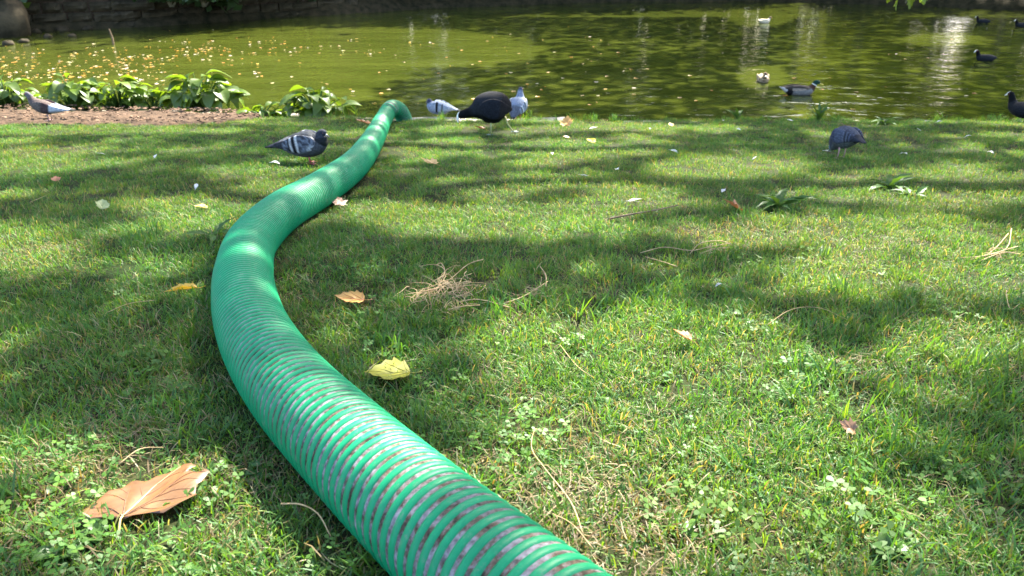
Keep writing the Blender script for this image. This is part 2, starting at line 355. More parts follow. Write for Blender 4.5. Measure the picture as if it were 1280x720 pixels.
for (x, dy, k, s) in ((-3.5, 1.2, 0, 1), (-1, 1.5, 2, 1), (1.5, 1.3, 1, 1.2), (4, 1.6, 2, 1), (6.8, 1.4, 0, 1.1), (9.5, 1.4, 2, .9), (12, 1.6, 1, 1), (19.5, 1.4, 0, 1.2), (23, 1.6, 2, 1)):
    o = empty('waterside_shrub', (x, bank_y(x)+dy, .3), rnd.uniform(0, 6), s); obj('foliage', SH[k][0], o); obj('stem', SH[k][1], o)
    tag(o, 'dark leafy shrub growing along the shaded far bank', 'shrub', 'shrubs along the far bank')

def woodland():
    g = np.random.default_rng(77); C = []
    for x in np.arange(-75, 76, 3.2):
        y = 50+g.uniform(-4, 6)
        if abs(x/y-.535) < .035: continue
        C.append((x, y, g.uniform(9, 15)))
    P = []
    for (x, y, h) in C:
        p = blob_points(1500, x, y, h*.5, 3.6, 3.0, h*.52, 30, int(abs(x)*10)+3); P.append(p)
    P = np.vstack(P); P[:, 2] = np.abs(P[:, 2])+.8; v, f = leaf_cloud(P, .75, .3, 9)
    o = kind(obj('distant_woodland', mesh_np('distant_woodland', v, f, [M['canopy']])), 'stuff'); o['label'] = 'far off wood behind the pond'
woodland()
# the big tree whose crown shades the lawn: leaves stand where the sun's rays to the shaded ground pass
LIT = [(850, 590, 230, 75, 1), (830, 475, 190, 85, 1.1), (690, 440, 105, 45, 1), (960, 550, 150, 62, .9), (720, 520, 90, 50, .9), (1010, 660, 230, 65, .85), (780, 610, 110, 90, .8), (1190, 440, 100, 36, .8), (640, 660, 150, 90, .9),
       (1060, 345, 105, 26, 1), (1235, 330, 70, 42, .95), (1080, 293, 150, 20, .9), (930, 300, 80, 14, .75), (620, 285, 150, 18, .85), (900, 211, 85, 11, 1), (800, 252, 55, 13, 1), (720, 186, 62, 8, 1),
       (545, 187, 50, 9, 1), (1085, 243, 45, 10, .9), (1220, 225, 80, 8, .8), (1190, 248, 90, 9, .9), (620, 236, 42, 6, .8), (800, 160, 160, 4, .8), (560, 205, 40, 4, .4),
       (30, 325, 62, 22, 1), (180, 338, 60, 14, .9), (215, 260, 65, 11, .9), (10, 295, 35, 12, 1), (60, 350, 90, 12, .6), (60, 207, 75, 7, .9), (70, 190, 90, 5, .8), (310, 216, 60, 7, .9), (150, 165, 170, 5, .9), (430, 170, 60, 4, .6),
       (170, 640, 130, 58, 1), (40, 590, 80, 34, .7), (350, 705, 110, 38, .75), (60, 710, 90, 30, .6), (560, 520, 60, 22, .6), (345, 252, 42, 14, .9), (470, 460, 50, 22, .65),
       (130, 146, 230, 12, 1.2), (130, 112, 240, 34, 1.2), (390, 135, 60, 14, .5), (480, 135, 30, 10, .7), (330, 205, 30, 4, .5), (1260, 700, 70, 40, .5), (1110, 690, 90, 40, .7)]
WLIT = [(190, 78, 330, 44, 1.3), (420, 62, 260, 28, 1.1), (330, 110, 150, 32, .9), (560, 95, 150, 10, .5), (760, 60, 190, 16, .55), (880, 85, 160, 9, .4), (1050, 70, 120, 12, .55), (650, 80, 90, 8, .4), (430, 125, 90, 14, .5), (960, 110, 120, 8, .4), (700, 112, 90, 5, .5), (1180, 50, 70, 10, .7), (950, 22, 40, 10, 1), (955, 96, 25, 14, 1), (1000, 108, 30, 6, .6)]
def lit(px, py, T):
    s = 0
    for cx, cy, rx, ry, w in T:
        q = ((px-cx)/rx)**2+((py-cy)/ry)**2
        if q < 4: s = max(s, w*(1 if q < .55 else math.exp(-(q-.55)*1.25)))
    return s
def fbm(x, y, s, k=0.):
    return .5*math.sin(s*x+1.7*math.sin(.8*s*y+k)+k)*math.sin(.9*s*y+1.3*math.sin(.7*s*x-k)+2*k)+.3*math.sin(2.3*s*x-1.1*s*y+k*3)*math.sin(1.9*s*y+.8*s*x+k)+.2*math.sin(4.7*s*x+k)*math.sin(5.1*s*y+1.3*s*x)
def dapple(x, y): return max(0, math.sin(1.9*x+1.1*math.sin(1.3*y))*math.sin(2.3*y+.9*math.sin(1.7*x))*1.4)
def shade_tree():
    P = []
    def cast(n, x0, x1, y0, y1, ground, T, base, s0=9.5, s1=15.0, dil=.10):
        P = []
        def litat(x, y):
            z = ground(x, y); q = project((x, y, z))
            if q and T is LIT and y > 2.2 and fbm(x*.8, y*.7, 6.5, 2.1) > .36: return .9
            return lit(q[0], q[1], T) if q and -120 < q[0] < 1400 and -20 < q[1] < 860 else .6*dapple(x, y)
        for _ in range(n):
            x = rnd.uniform(x0, x1); y = rnd.uniform(y0, y1); f = litat(x, y)
            if f < .72: f = max(f, *(litat(x+dil*dx, y+dil*dy)-.06 for dx, dy in ((1, 0), (-1, 0), (0, 1), (0, -1))))
            if rnd.random() < base*min(1, max(0, (.70-f)/.30)):
                s = rnd.uniform(s0, s1); z = ground(x, y); P.append((x+SUN.x*s, y+SUN.y*s, z+SUN.z*s))
        return np.array(P)
    g1 = lambda x, y: lawn_z(x, y)
    parts = [leaf_cloud(cast(8800, -3.2, 3.2, -1.4, 2.3, g1, LIT, .95, 7, 11, .05), .13, .7, 5), leaf_cloud(cast(20500, -9, 9, 2.0, 8.4, g1, LIT, .92, 11, 18), .20, .7, 6),
             leaf_cloud(cast(6000, -9, 9, -4, 2.3, lambda x, y: g1(x, y)+(0 if abs(x) > 3 else 0), [(640, 400, 1200, 900, 1)], .9, 8, 13), .26, .7, 7), leaf_cloud(cast(56000, -7, 17, 8.4, 22, lambda x, y: 0.0, WLIT, .6, 11, 18), .22, .7, 8)]
    v = np.vstack([p[0] for p in parts]); fo = np.cumsum([0]+[len(p[0]) for p in parts]); f = np.vstack([p[1]+o for p, o in zip(parts, fo)])
    root = empty('plane_tree', (12.5, 8.2, .55)); off = np.array([12.5, 8.2, .55])
    obj('crown', mesh_np('crown', v-off, f, [M['canopy']]), root)
    mb = MB(); limb(mb, (0, 0, -.6), (-.8, .9, 6.2), .62, .42, n=9, seed=3)
    for k, (e, r) in enumerate((((-12, 2, 8.2), .22), ((-9, 8, 9.3), .22), ((-5, 11, 10), .2), ((-3, -4, 8.0), .18), ((-3, 5, 12), .2), ((3, 4, 11), .2), ((-15, 6, 9.0), .16))):
        pts = limb(mb, (-.8, .9, 5.6+.15*k), e, r, .05, .04, 12, k+20)
        for j in (5, 8, 10):
            q = pts[j]; limb(mb, q, q+Vector((rnd.uniform(-2, 2), rnd.uniform(-2, 2), rnd.uniform(.2, 1))), .05, .015, n=5, seed=j+k)
    obj('trunk', mb.mesh('trunk', [M['bark']], True), root)
    return root
ptree = tag(shade_tree(), 'large plane tree leaning over lawn and pond with a leafy low branch', 'tree')

# lobed leaf outline used for plane leaves (unit length, stalk at origin, tip along +Y)
LOBE = [(0, 0), (.10, -.03), (.30, -.10), (.27, .02), (.52, .10), (.40, .18), (.44, .27), (.62, .46), (.44, .46), (.33, .44), (.30, .56), (.28, .72), (.16, .70), (.10, .86), (0, 1.0)]
def lobed_leaf(col, vein, curl=.2, fold=.15, seed=0, rows=5, outline=LOBE, squash=1.0, veins=True):
    """leaf blade as a fan of rings from midrib base to the outline, with raised veins and stalk in one list of (v, f, c)"""
    g = random.Random(seed); out = list(outline)+[(-x, y) for x, y in outline[-2:0:-1]]
    out = [(x*squash*(1+g.uniform(-.07, .07)), y*(1+g.uniform(-.04, .04))) for x, y in out]
    c0 = (0, .30)
    def h(x, y):
        r = math.hypot(x, y-.3)
        return curl*(r**1.6)*(.5+.5*math.sin(3*math.atan2(y-.3, x)+seed))+fold*abs(x)+.02*math.sin(14*x+seed)*math.sin(11*y)
    V = [(c0[0], c0[1], h(*c0))]; C = [col]; Fc = []; n = len(out)
    for k in range(1, rows+1):
        t = k/rows
        for (x, y) in out:
            X = c0[0]+(x-c0[0])*t; Y = c0[1]+(y-c0[1])*t; V.append((X, Y, h(X, Y)))
            q = g.uniform(.86, 1.1)*(1.0 if t < .95 else .8); C.append(tuple(q*ch for ch in col))
    for i in range(n): Fc.append((0, 1+i, 1+(i+1) % n))
    for k in range(rows-1):
        a = 1+k*n; b = a+n
        for i in range(n): Fc.append((a+i, b+i, b+(i+1) % n, a+(i+1) % n))
    mb = MB(); mb.add(V, Fc, C); vb = mb.sub['vein'] = MB()
    if veins:
        for (tx, ty) in ((0, .92), (.40*squash, .62), (-.40*squash, .62), (.40*squash, .14), (-.40*squash, .14), (.2*squash, .78), (-.2*squash, .78)):
            pts = []
            b0 = (0, .0) if abs(tx) > .3*squash or tx == 0 else (0, .3)
            for i in range(7):
                t = i/6; x = b0[0]+(tx-b0[0])*t; y = b0[1]+(ty-b0[1])*t+.05*math.sin(math.pi*t); pts.append((x, y, h(x, y)+.004))
            vb.tube(pts, [.011*(1-.8*i/6)+.002 for i in range(7)], 5, True, vein)
    return mb, h
def stalk(mb, length, col, bend=.1):
    sb = mb.sub['stalk'] = MB(); sb.tube([(0, .02, .01), (.02, -length*.3, -.005), (.05*bend*10, -length*.7, .0), (.08*bend*10, -length, .01)], [.014, .012, .012, .02], 6, True, col)

# ------------------------------------------------------------------ hose
HR = .070
hp = [(1010, 1060), (860, 925), (697, 788), (534, 651), (438, 562), (376, 500), (341, 456), (318, 415), (307, 378), (305, 340), (317, 300), (354, 264), (403, 235), (444, 205), (466, 175), (480, 148)]
HP = [lawn_at(*q, h=HR-.008) for q in hp]
pre = [Vector((1.5, -1.9, 0)), Vector((1.05, -.9, 0))]
for p in pre: p.z = plane_z(p.y)+HR
E = HP[-1]
def rayY(px, py, y): d = ray(px, py); return CAM+d*(y/d.y)
HP += [rayY(489, 135.5, E.y+.30), rayY(499.5, 138.5, E.y+.46), rayY(506, 152, E.y+.55), rayY(508, 172, E.y+.60)]
HP = catmull([tuple(p) for p in pre+HP], 24)
def resample(P, step):
    d = np.linalg.norm(np.diff(P, axis=0), axis=1); s = np.concatenate([[0], np.cumsum(d)]); n = int(s[-1]/step)
    t = np.linspace(0, s[-1], n+1); return np.stack([np.interp(t, s, P[:, k]) for k in range(3)], 1), s[-1]
def frames(P):
    T = np.gradient(P, axis=0); T /= np.linalg.norm(T, axis=1)[:, None]; U = np.zeros_like(P); u = np.cross(T[0], (0, 0, 1.)); 
    for i in range(len(P)):
        u = u-T[i]*u.dot(T[i]); u /= np.linalg.norm(u); U[i] = u
    return T, U, np.cross(T, U)
def build_hose():
    root = empty('suction_hose', tuple(lawn_at(438, 562))); off = np.array(root.location)
    PITCHM = .0182
    P, L = resample(HP, .012); T, U, B = frames(P); n = 36
    an = np.linspace(0, 2*np.pi, n, endpoint=False)
    r = HR-.0025
    V = (P[:, None]+r*(np.cos(an)[None, :, None]*U[:, None]+np.sin(an)[None, :, None]*B[:, None])).reshape(-1, 3); m = len(P)
    i, k = np.meshgrid(np.arange(m-1), np.arange(n), indexing='ij'); i = i.ravel(); k = k.ravel(); k1 = (k+1) % n
    Fq = np.stack([i*n+k, i*n+k1, (i+1)*n+k1, (i+1)*n+k], 1)
    obj('hose_wall', mesh_np('hose_wall', V-off, Fq, [M['hosewall']], True), root)
    seg = 40; N = int(L/PITCHM*seg); s = np.linspace(.004, L-.004, N); sp = np.linspace(0, L, m)
    def at(A, s): return np.stack([np.interp(s, sp, A[:, k]) for k in range(3)], 1)
    phi = 2*np.pi*s/PITCHM
    prof = [(-.0060, -.0008), (-.0053, .0008), (-.0036, .0020), (0, .0025), (.0036, .0020), (.0053, .0008), (.0060, -.0008)]
    V = []
    for (ds, dr) in prof:
        c = at(P, s+ds); u = at(U, s+ds); b = at(B, s+ds); rr = HR-.0025+dr
        V.append(c+rr*(np.cos(phi)[:, None]*u+np.sin(phi)[:, None]*b))
    k = len(prof); V = np.stack(V, 1).reshape(-1, 3)
    i, j = np.meshgrid(np.arange(N-1), np.arange(k-1), indexing='ij'); i = i.ravel(); j = j.ravel()
    Fq = np.stack([i*k+j, (i+1)*k+j, (i+1)*k+j+1, i*k+j+1], 1)
    obj('spiral_rib', mesh_np('spiral_rib', V-off, Fq, [M['rib']], True), root)
    # pale bands near the far bend are sun flecks, nothing modelled here
    for frac in ():
        pass
    tag(root, 'long green ribbed suction hose winding across the lawn into the pond', 'hose'); return P
HOSE = build_hose()
hose_xy = HOSE[:, :2]

# ------------------------------------------------------------------ grass
def ngon_blades(nb, rad, lmin, lmax, wmin, wmax, lean, g, cols):
    V = []; Fc = []; C = []
    for _ in range(nb):
        a = g.uniform(0, 6.283); d = rad*math.sqrt(g.random()); bx, by = d*math.cos(a), d*math.sin(a)
        az = g.uniform(0, 6.283); L = g.uniform(lmin, lmax); w = g.uniform(wmin, wmax); l0 = g.uniform(0, lean); l1 = l0+g.uniform(.2, 1.3)
        dx, dy = math.cos(az), math.sin(az); tw = g.uniform(-.7, .7)
        sx, sy = -math.sin(az+tw), math.cos(az+tw)
        c = g.choice(cols); q = g.uniform(.75, 1.2); c = tuple(k*q for k in c)
        x = z = 0; n0 = len(V); ns = 3
        for k in range(ns+1):
            t = k/ns; an = l0+(l1-l0)*t; ww = w*(1-.25*t)*.5 if k < ns else 0
            px, py = bx+dx*x, by+dy*x
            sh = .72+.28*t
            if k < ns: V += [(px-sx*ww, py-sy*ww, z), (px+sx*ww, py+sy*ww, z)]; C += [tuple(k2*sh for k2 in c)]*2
            else: V.append((px, py, z)); C.append(c)
            x += L/ns*math.sin(an); z += L/ns*math.cos(an)
        for k in range(ns-1): Fc.append((n0+2*k, n0+2*k+1, n0+2*k+3, n0+2*k+2))
        Fc.append((n0+2*ns-2, n0+2*ns-1, n0+2*ns))
    return V, Fc, C
GREENS = [(.080, .205, .024), (.062, .178, .030), (.108, .232, .022), (.084, .20, .032), (.145, .25, .026), (.052, .152, .034)]
MIXED = GREENS*2+[(.27, .22, .10), (.19, .20, .06), (.30, .27, .14)]
DRY = [(.34, .27, .14), (.26, .20, .10), (.42, .35, .21), (.20, .14, .07)]
def straw_tuft(g, nb=26, rad=.05):
    V, Fc, C = [], [], []
    for _ in range(nb):
        a = g.uniform(0, 6.283); d = rad*math.sqrt(g.random()); L = g.uniform(.010, .036); w = g.uniform(.0006, .0014); az = g.uniform(0, 6.283); z = g.uniform(.002, .014); dz = g.uniform(-.004, .010)
        p = Vector((d*math.cos(a), d*math.sin(a), z)); t = Vector((math.cos(az), math.sin(az), 0)); s = Vector((-t.y, t.x, 0))*w*.5; c = g.choice(DRY); q = g.uniform(.6, 1.15)
        n0 = len(V); mid = p+t*L*.5+s*g.uniform(-4, 4)+Vector((0, 0, dz)); e = p+t*L+Vector((0, 0, dz*.3))
        V += [p-s, p+s, mid-s, mid+s, e-s*.4, e+s*.4]; C += [tuple(k*q for k in c)]*6; Fc += [(n0, n0+1, n0+3, n0+2), (n0+2, n0+3, n0+5, n0+4)]
    return V, Fc, C
def clover_tuft(g, n=16, rad=.05, size=.0052):
    V, Fc, C = [], [], []
    for _ in range(n):
        a = g.uniform(0, 6.283); d = rad*math.sqrt(g.random()); h = g.uniform(.010, .028); c0 = Vector((d*math.cos(a), d*math.sin(a), h)); az = g.uniform(0, 6.283)
        tx, ty = g.uniform(-.5, .5), g.uniform(-.5, .5); c = g.choice([(.075, .17, .022), (.09, .19, .024), (.06, .14, .022)])
        for k in range(3):
            b = az+k*2.094; s = size*g.uniform(.8, 1.25); n0 = len(V); q = g.uniform(.85, 1.2)
            for (r, w) in ((0, 0), (.55, .42), (1.05, .50), (1.3, .0), (1.05, -.50), (.55, -.42)):
                x = r*math.cos(b)-w*math.sin(b); y = r*math.sin(b)+w*math.cos(b); V.append(c0+Vector((x*s, y*s, (tx*x+ty*y)*s+.12*s*r))); C.append(tuple(k2*q for k2 in c))
            Fc.append(tuple(n0+i for i in range(6)))
        n0 = len(V); V += [c0+Vector((.0006, 0, 0)), c0-Vector((.0006, 0, 0)), Vector((c0.x*.7-.0006, c0.y*.7, 0)), Vector((c0.x*.7+.0006, c0.y*.7, 0))]; C += [(.08, .12, .03)]*4; Fc.append((n0, n0+1, n0+2, n0+3))
    return V, Fc, C
def herb_tuft(g, n=9, size=.016):
    """small broad-leaved lawn weed: oval leaves lying in the sward"""
    V, Fc, C = [], [], []
    for k in range(n):
        az = g.uniform(0, 6.283); L = size*g.uniform(.7, 1.3); w = L*g.uniform(.2, .34); el = g.uniform(.15, .8); q = g.uniform(.8, 1.2); c = g.choice([(.055, .13, .03), (.07, .16, .03), (.09, .17, .035)])
        t = Vector((math.cos(az)*math.cos(el), math.sin(az)*math.cos(el), math.sin(el))); s = Vector((-math.sin(az), math.cos(az), 0)); n0 = len(V); b = Vector((g.uniform(-.03, .03), g.uniform(-.03, .03), .008))
        for i, (r, ww) in enumerate(((0, .05), (.35, .8), (.7, 1.0), (1.0, .45), (1.15, 0))):
            p = b+t*L*r-Vector((0, 0, L*.30*r*r)); V += [p-s*w*ww+Vector((0, 0, w*.3*ww)), p, p+s*w*ww+Vector((0, 0, w*.3*ww))]; C += [tuple(k2*q for k2 in c), tuple(k2*q*1.15 for k2 in c), tuple(k2*q for k2 in c)]
        for i in range(4):
            a0 = n0+3*i; Fc += [(a0, a0+1, a0+4, a0+3), (a0+1, a0+2, a0+5, a0+4)]
    return V, Fc, C
tufts = bpy.data.collections.new('grass_tufts'); TN = []
def add_tuft(kindname, data):
    V, Fc, C = data; me = mesh_np('grass_tuft', [tuple(p) for p in V], Fc, [M['blade']], False, C)
    o = bpy.data.objects.new('grass_tuft_%s' % 'abcdefghijklmnopqrstuvwxyz'[len(TN)], me); tufts.objects.link(o); TN.append(kindname)
g = random.Random(5)
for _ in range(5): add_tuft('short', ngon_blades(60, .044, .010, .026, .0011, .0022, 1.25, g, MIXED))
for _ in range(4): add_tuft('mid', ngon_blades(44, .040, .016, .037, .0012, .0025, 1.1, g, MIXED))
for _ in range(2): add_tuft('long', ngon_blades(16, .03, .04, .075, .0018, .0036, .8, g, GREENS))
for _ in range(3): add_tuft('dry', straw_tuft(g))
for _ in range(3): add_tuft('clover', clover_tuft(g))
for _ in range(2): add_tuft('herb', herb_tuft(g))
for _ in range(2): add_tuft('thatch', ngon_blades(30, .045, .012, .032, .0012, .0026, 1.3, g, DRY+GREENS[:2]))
IDX = {}
for i, n in enumerate(TN): IDX.setdefault(n, []).append(i)
BARE = [lawn_at(*q).xy.to_tuple()+(r,) for q, r in (((140, 575), .10), ((690, 625), .06), ((60, 600), .09), ((770, 570), .07), ((20, 640), .08), ((60, 318), .16), ((20, 330), .22), ((230, 470), .10), ((350, 560), .06), ((800, 660), .08), ((350, 345), .10), ((260, 590), .07), ((760, 690), .06), ((430, 370), .09), ((880, 290), .15))]
CLOV = [lawn_at(*q).xy.to_tuple()+(r,) for q, r in (((70, 600), .09), ((90, 690), .10), ((200, 600), .05), ((330, 560), .10), ((640, 560), .10), ((860, 660), .08), ((1110, 690), .08), ((1000, 640), .07), ((400, 690), .08), ((250, 690), .08), ((1240, 620), .06), ((110, 500), .10))]
LONG = [lawn_at(*q).xy.to_tuple()+(r,) for q, r in (((1130, 510), .16), ((1060, 370), .16), ((200, 310), .18), ((1040, 480), .12), ((620, 360), .2), ((480, 420), .14), ((1200, 600), .1), ((760, 360), .3), ((1230, 480), .15), ((980, 340), .2))]
def near_any(x, y, L):
    m = 0
    for cx, cy, r in L: m = max(m, math.exp(-((x-cx)**2+(y-cy)**2)/(r*r)))
    return m
def build_grass():
    pts, idx, rot, scl, tint = [], [], [], [], []
    def put(x, y, k, s, t, tilt=.0):
        pts.append((x, y, lawn_z(x, y)-.003)); idx.append(rnd.choice(IDX[k])); rot.append((rnd.uniform(-tilt, tilt), rnd.uniform(-tilt, tilt), rnd.uniform(0, 6.283))); scl.append(s); tint.append(t)
    zones = ((.25, 1.0, 1600), (1.0, 1.7, 1350), (1.7, 2.8, 760), (2.8, 4.4, 450), (4.4, 8.8, 300), (-1.2, .25, 180))
    hx = hose_xy[::4]; LV = [(on_lawn(*q), r) for q, r in (((172, 628), .072), ((488, 472), .036), ((438, 376), .032))]
    for (y0, y1, dens) in zones:
        half = .70*(y1+.55)*1.0+.5
        n = int((y1-y0)*2*half*dens)
        X = rng.uniform(-half, half, n); Y = rng.uniform(y0, y1, n)
        D = np.full(n, 9.)
        for c in range(0, n, 4000): D[c:c+4000] = np.sqrt(((X[c:c+4000, None]-hx[None, :, 0])**2+(Y[c:c+4000, None]-hx[None, :, 1])**2).min(1))
        for x, y, d in zip(X.tolist(), Y.tolist(), D.tolist()):
            if abs(x) > .70*(y+.55)+.5: continue
            e = edge_y(x)
            if y > e-.01 or in_bed(x, y) or d < .042: continue
            b = near_any(x, y, BARE); cl = near_any(x, y, CLOV); lo = near_any(x, y, LONG); nz = fbm(x, y, 2.6, .4); n2 = fbm(x, y, 7.5, 1.9)
            dry = max(0, .07+.24*nz+.18*n2)*(1.15 if y < 1.6 else .6)+.45*b
            r = rnd.random(); far = y > 2.8
            gtone = 1+.16*fbm(x, y, 1.3, 3.)+.10*fbm(x, y, 11, .2)+rnd.uniform(-.12, .12)
            yel = 1+.22*fbm(x, y, 1.9, 5.)+rnd.uniform(-.1, .1)
            t = (gtone*yel, gtone, gtone*(1.1-.25*(yel-1)))
            s = rnd.uniform(.8, 1.25)*(1.0 if d > .1 else .75)
            if y < 2.5 and any((x-p.x)**2+(y-p.y)**2 < r*r for p, r in LV): s *= .5
            if r < min(.85, dry):
                put(x, y, 'dry' if rnd.random() < .5 else 'thatch', s, (.85, .83, .8) if rnd.random() < .5 else (.6, .57, .53))
                if rnd.random() < .35*(1-b): put(x+rnd.uniform(-.02, .02), y+rnd.uniform(-.02, .02), 'short', s*.85, t, .2)
            elif y < 2.2 and r < dry+.010+.09*cl: put(x, y, 'clover', s*rnd.uniform(.7, 1.3), t, .15)
            elif y < 2.2 and r < dry+.018+.14*cl: put(x, y, 'herb', s*rnd.uniform(.55, 1.1), t, .1)
            elif r > .985-.25*lo or (e-y < .14 and rnd.random() < (.2 if x < .3 else .42)+.7*fbm(x, y*.3, 3.1, .7)): put(x, y, 'long', s*rnd.uniform(.55, 1.0)*(1 if y < 4 else .85)*(rnd.uniform(1, 1.9) if e-y < .14 else 1), t, .15)
            else: put(x, y, 'mid' if rnd.random() < .38+.4*lo+.12*far else 'short', s, t, .25)
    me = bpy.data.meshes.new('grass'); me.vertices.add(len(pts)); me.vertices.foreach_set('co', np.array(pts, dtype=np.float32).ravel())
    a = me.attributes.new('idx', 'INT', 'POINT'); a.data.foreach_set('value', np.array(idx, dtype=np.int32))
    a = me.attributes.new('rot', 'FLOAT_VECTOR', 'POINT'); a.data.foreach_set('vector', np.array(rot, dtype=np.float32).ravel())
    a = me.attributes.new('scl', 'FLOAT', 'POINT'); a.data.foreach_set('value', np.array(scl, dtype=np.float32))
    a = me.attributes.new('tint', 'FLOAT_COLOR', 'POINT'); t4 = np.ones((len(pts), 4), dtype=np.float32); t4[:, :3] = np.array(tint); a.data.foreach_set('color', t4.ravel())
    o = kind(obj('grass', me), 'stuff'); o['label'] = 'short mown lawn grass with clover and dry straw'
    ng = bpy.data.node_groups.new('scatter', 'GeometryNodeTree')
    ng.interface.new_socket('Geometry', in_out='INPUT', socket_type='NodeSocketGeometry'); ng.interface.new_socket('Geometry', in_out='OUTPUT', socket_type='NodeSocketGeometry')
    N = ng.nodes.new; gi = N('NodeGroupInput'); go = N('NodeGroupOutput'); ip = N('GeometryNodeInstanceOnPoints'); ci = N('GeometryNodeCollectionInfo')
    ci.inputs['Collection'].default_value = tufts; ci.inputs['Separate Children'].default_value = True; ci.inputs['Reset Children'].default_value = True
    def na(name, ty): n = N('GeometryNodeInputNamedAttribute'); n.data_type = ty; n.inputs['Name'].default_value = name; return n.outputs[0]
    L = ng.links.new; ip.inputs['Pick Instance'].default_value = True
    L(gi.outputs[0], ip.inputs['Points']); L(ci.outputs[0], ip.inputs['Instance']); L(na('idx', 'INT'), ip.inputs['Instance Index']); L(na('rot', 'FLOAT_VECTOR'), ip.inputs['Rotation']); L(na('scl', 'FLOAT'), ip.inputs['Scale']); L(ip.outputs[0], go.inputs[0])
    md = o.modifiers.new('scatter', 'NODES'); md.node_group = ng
    print('GRASS TUFTS', len(pts))
build_grass()
# ------------------------------------------------------------------ far wall, rocks, stick
WL = [Vector((-15.5, 15.9, 0)), Vector((-9.2, 19.0, 0)), Vector((-5.9, 22.2, 0)), Vector((-4.6, 23.3, 0))]
def stone_mesh(w, h, seed):
    g = random.Random(seed); v = []; f = []; nx, nz = 5, 3
    for j in range(nz+1):
        for i in range(nx+1):
            x = -w/2+w*i/nx; z = -h/2+h*j/nz; e = (i in (0, nx)) or (j in (0, nz))
            v.append((x*(1-.02*(j in (0, nz)))+g.uniform(-.012, .012), .05 if e else g.uniform(-.05, .0), z+g.uniform(-.008, .008)))
    for j in range(nz):
        for i in range(nx): a = j*(nx+1)+i; f.append((a, a+1, a+nx+2, a+nx+1))
    b = len(v); v += [(-w/2, .3, -h/2), (w/2, .3, -h/2), (w/2, .3, h/2), (-w/2, .3, h/2)]
    bl, br, tl, tr = 0, nx, nz*(nx+1), nz*(nx+1)+nx
    f += [tuple(range(tl, tr+1))+(b+2, b+3), (br, bl, b, b+1), tuple(range(br, tr+1, nx+1))+(b+2, b+1), (tl, b+3, b, bl)]
    return mesh_np('stone', v, f, [M['stone']])
SM = [stone_mesh(.50, .21, 1), stone_mesh(.68, .21, 2), stone_mesh(.40, .21, 3), stone_mesh(.85, .21, 4)]; SWD = (.50, .68, .40, .85)
def far_wall():
    root = empty('stone_wall', tuple(WL[0])); mb = MB()
    for a, b in zip(WL[:-1], WL[1:]):
        d = (b-a); L = d.length; rz = math.atan2(d.y, d.x); n = Vector((-math.sin(rz), math.cos(rz), 0)); d.normalize()
        mb.box((a+b)/2+n*.55+Vector((0, 0, .55))-WL[0], (L, .6, 1.7), rz)
        for c in range(6):
            s = rnd.uniform(-.2, 0)
            while s < L:
                k = rnd.randrange(4); p = a+d*(s+SWD[k]/2)+n*(.10+.03*c)+Vector((0, 0, .02+.235*c+rnd.uniform(-.012, .012)))-WL[0]
                obj('stone', SM[k], root, p, (0, rnd.uniform(-.02, .02), rz+rnd.uniform(-.03, .03))); s += SWD[k]+.035
    obj('wall_core', mb.mesh('wall_core', [M['soil']]), root)
    tag(root, 'mossy dark stone block wall along the shaded far bank', 'wall')
far_wall()
def rock(loc, r, seed, label, flat=.6):
    g = random.Random(seed); v = []; f = []; n, m = 14, 9
    for j in range(m+1):
        th = math.pi*j/m
        for i in range(n):
            a = 2*math.pi*i/n; q = r*(1+g.uniform(-.07, .07)+.16*math.sin(2.1*a+seed)*math.sin(th*2+seed)+.1*math.sin(5*a)*math.sin(3*th)); v.append((q*math.sin(th)*math.cos(a)*1.2, q*math.sin(th)*math.sin(a)*.8, q*math.cos(th)*flat))
    for j in range(m):
        for i in range(n): f.append((j*n+i, (j+1)*n+i, (j+1)*n+(i+1) % n, j*n+(i+1) % n))
    return tag(obj('rock', mesh_np('rock', v, f, [M['stone']], True), None, loc, (0, 0, g.uniform(0, 6))), label, 'rock', 'rocks at the foot of the far wall')
rock(water_at(2, 30, .25), .55, 1, 'big rounded grey boulder against the far stone wall', .9)
for k, (px, py, r) in enumerate(((22, 44, .16), (45, 40, .12), (60, 46, .10), (78, 38, .14), (110, 36, .12), (30, 52, .09), (140, 33, .12), (175, 30, .10), (205, 28, .12), (10, 55, .11), (250, 25, .1), (90, 45, .08))):
    rock(water_at(px, py, .02), r, 5+k, 'small rubble rock at the waterline below the far stone wall')
for k in range(9):
    t = k/8; p = WL[0].lerp(WL[1], t*1.25) if t < .8 else WL[1].lerp(WL[3], (t-.8)*4.5); n = Vector((-.45, .89, 0))
    o = empty('hedge_shrub', p+n*1.9+Vector((0, 0, .35)), k*2.1, 1.45); obj('foliage', SH[2][0], o); obj('stem', SH[2][1], o); tag(o, 'tall dark hedge shrub behind the far stone wall', 'shrub', 'hedge behind the far wall')
for k, (px, sh, s, zz) in enumerate(((215, 1, .7, .62), (255, 1, .8, .62), (300, 0, .6, .60), (345, 1, .7, .72))):
    p = water_at(px, 20); t = (p.x-WL[0].x)/(WL[2].x-WL[0].x)
    d = ray(px, 20); yy = float(np.interp(p.x*1.05, [w.x for w in WL], [w.y for w in WL])); q = CAM+d*(yy/d.y)
    o = empty('wall_shrub', (q.x, yy+.15, zz+.12), k*1.3, s); obj('foliage', SH[sh][0], o, (0, 0, -.15)); obj('stem', SH[sh][1], o, (0, 0, -.15)); tag(o, 'dark green shrub hanging over the far stone wall', 'shrub', 'shrubs on top of the far wall')
M['sunlitshrub'] = leafy('sunlit_shrub_leaf', (.26, .33, .03), trans=.6, gloss=.03, nscale=2)  # sunlit variant of the shrub leaf, sunlight painted in as a brighter colour
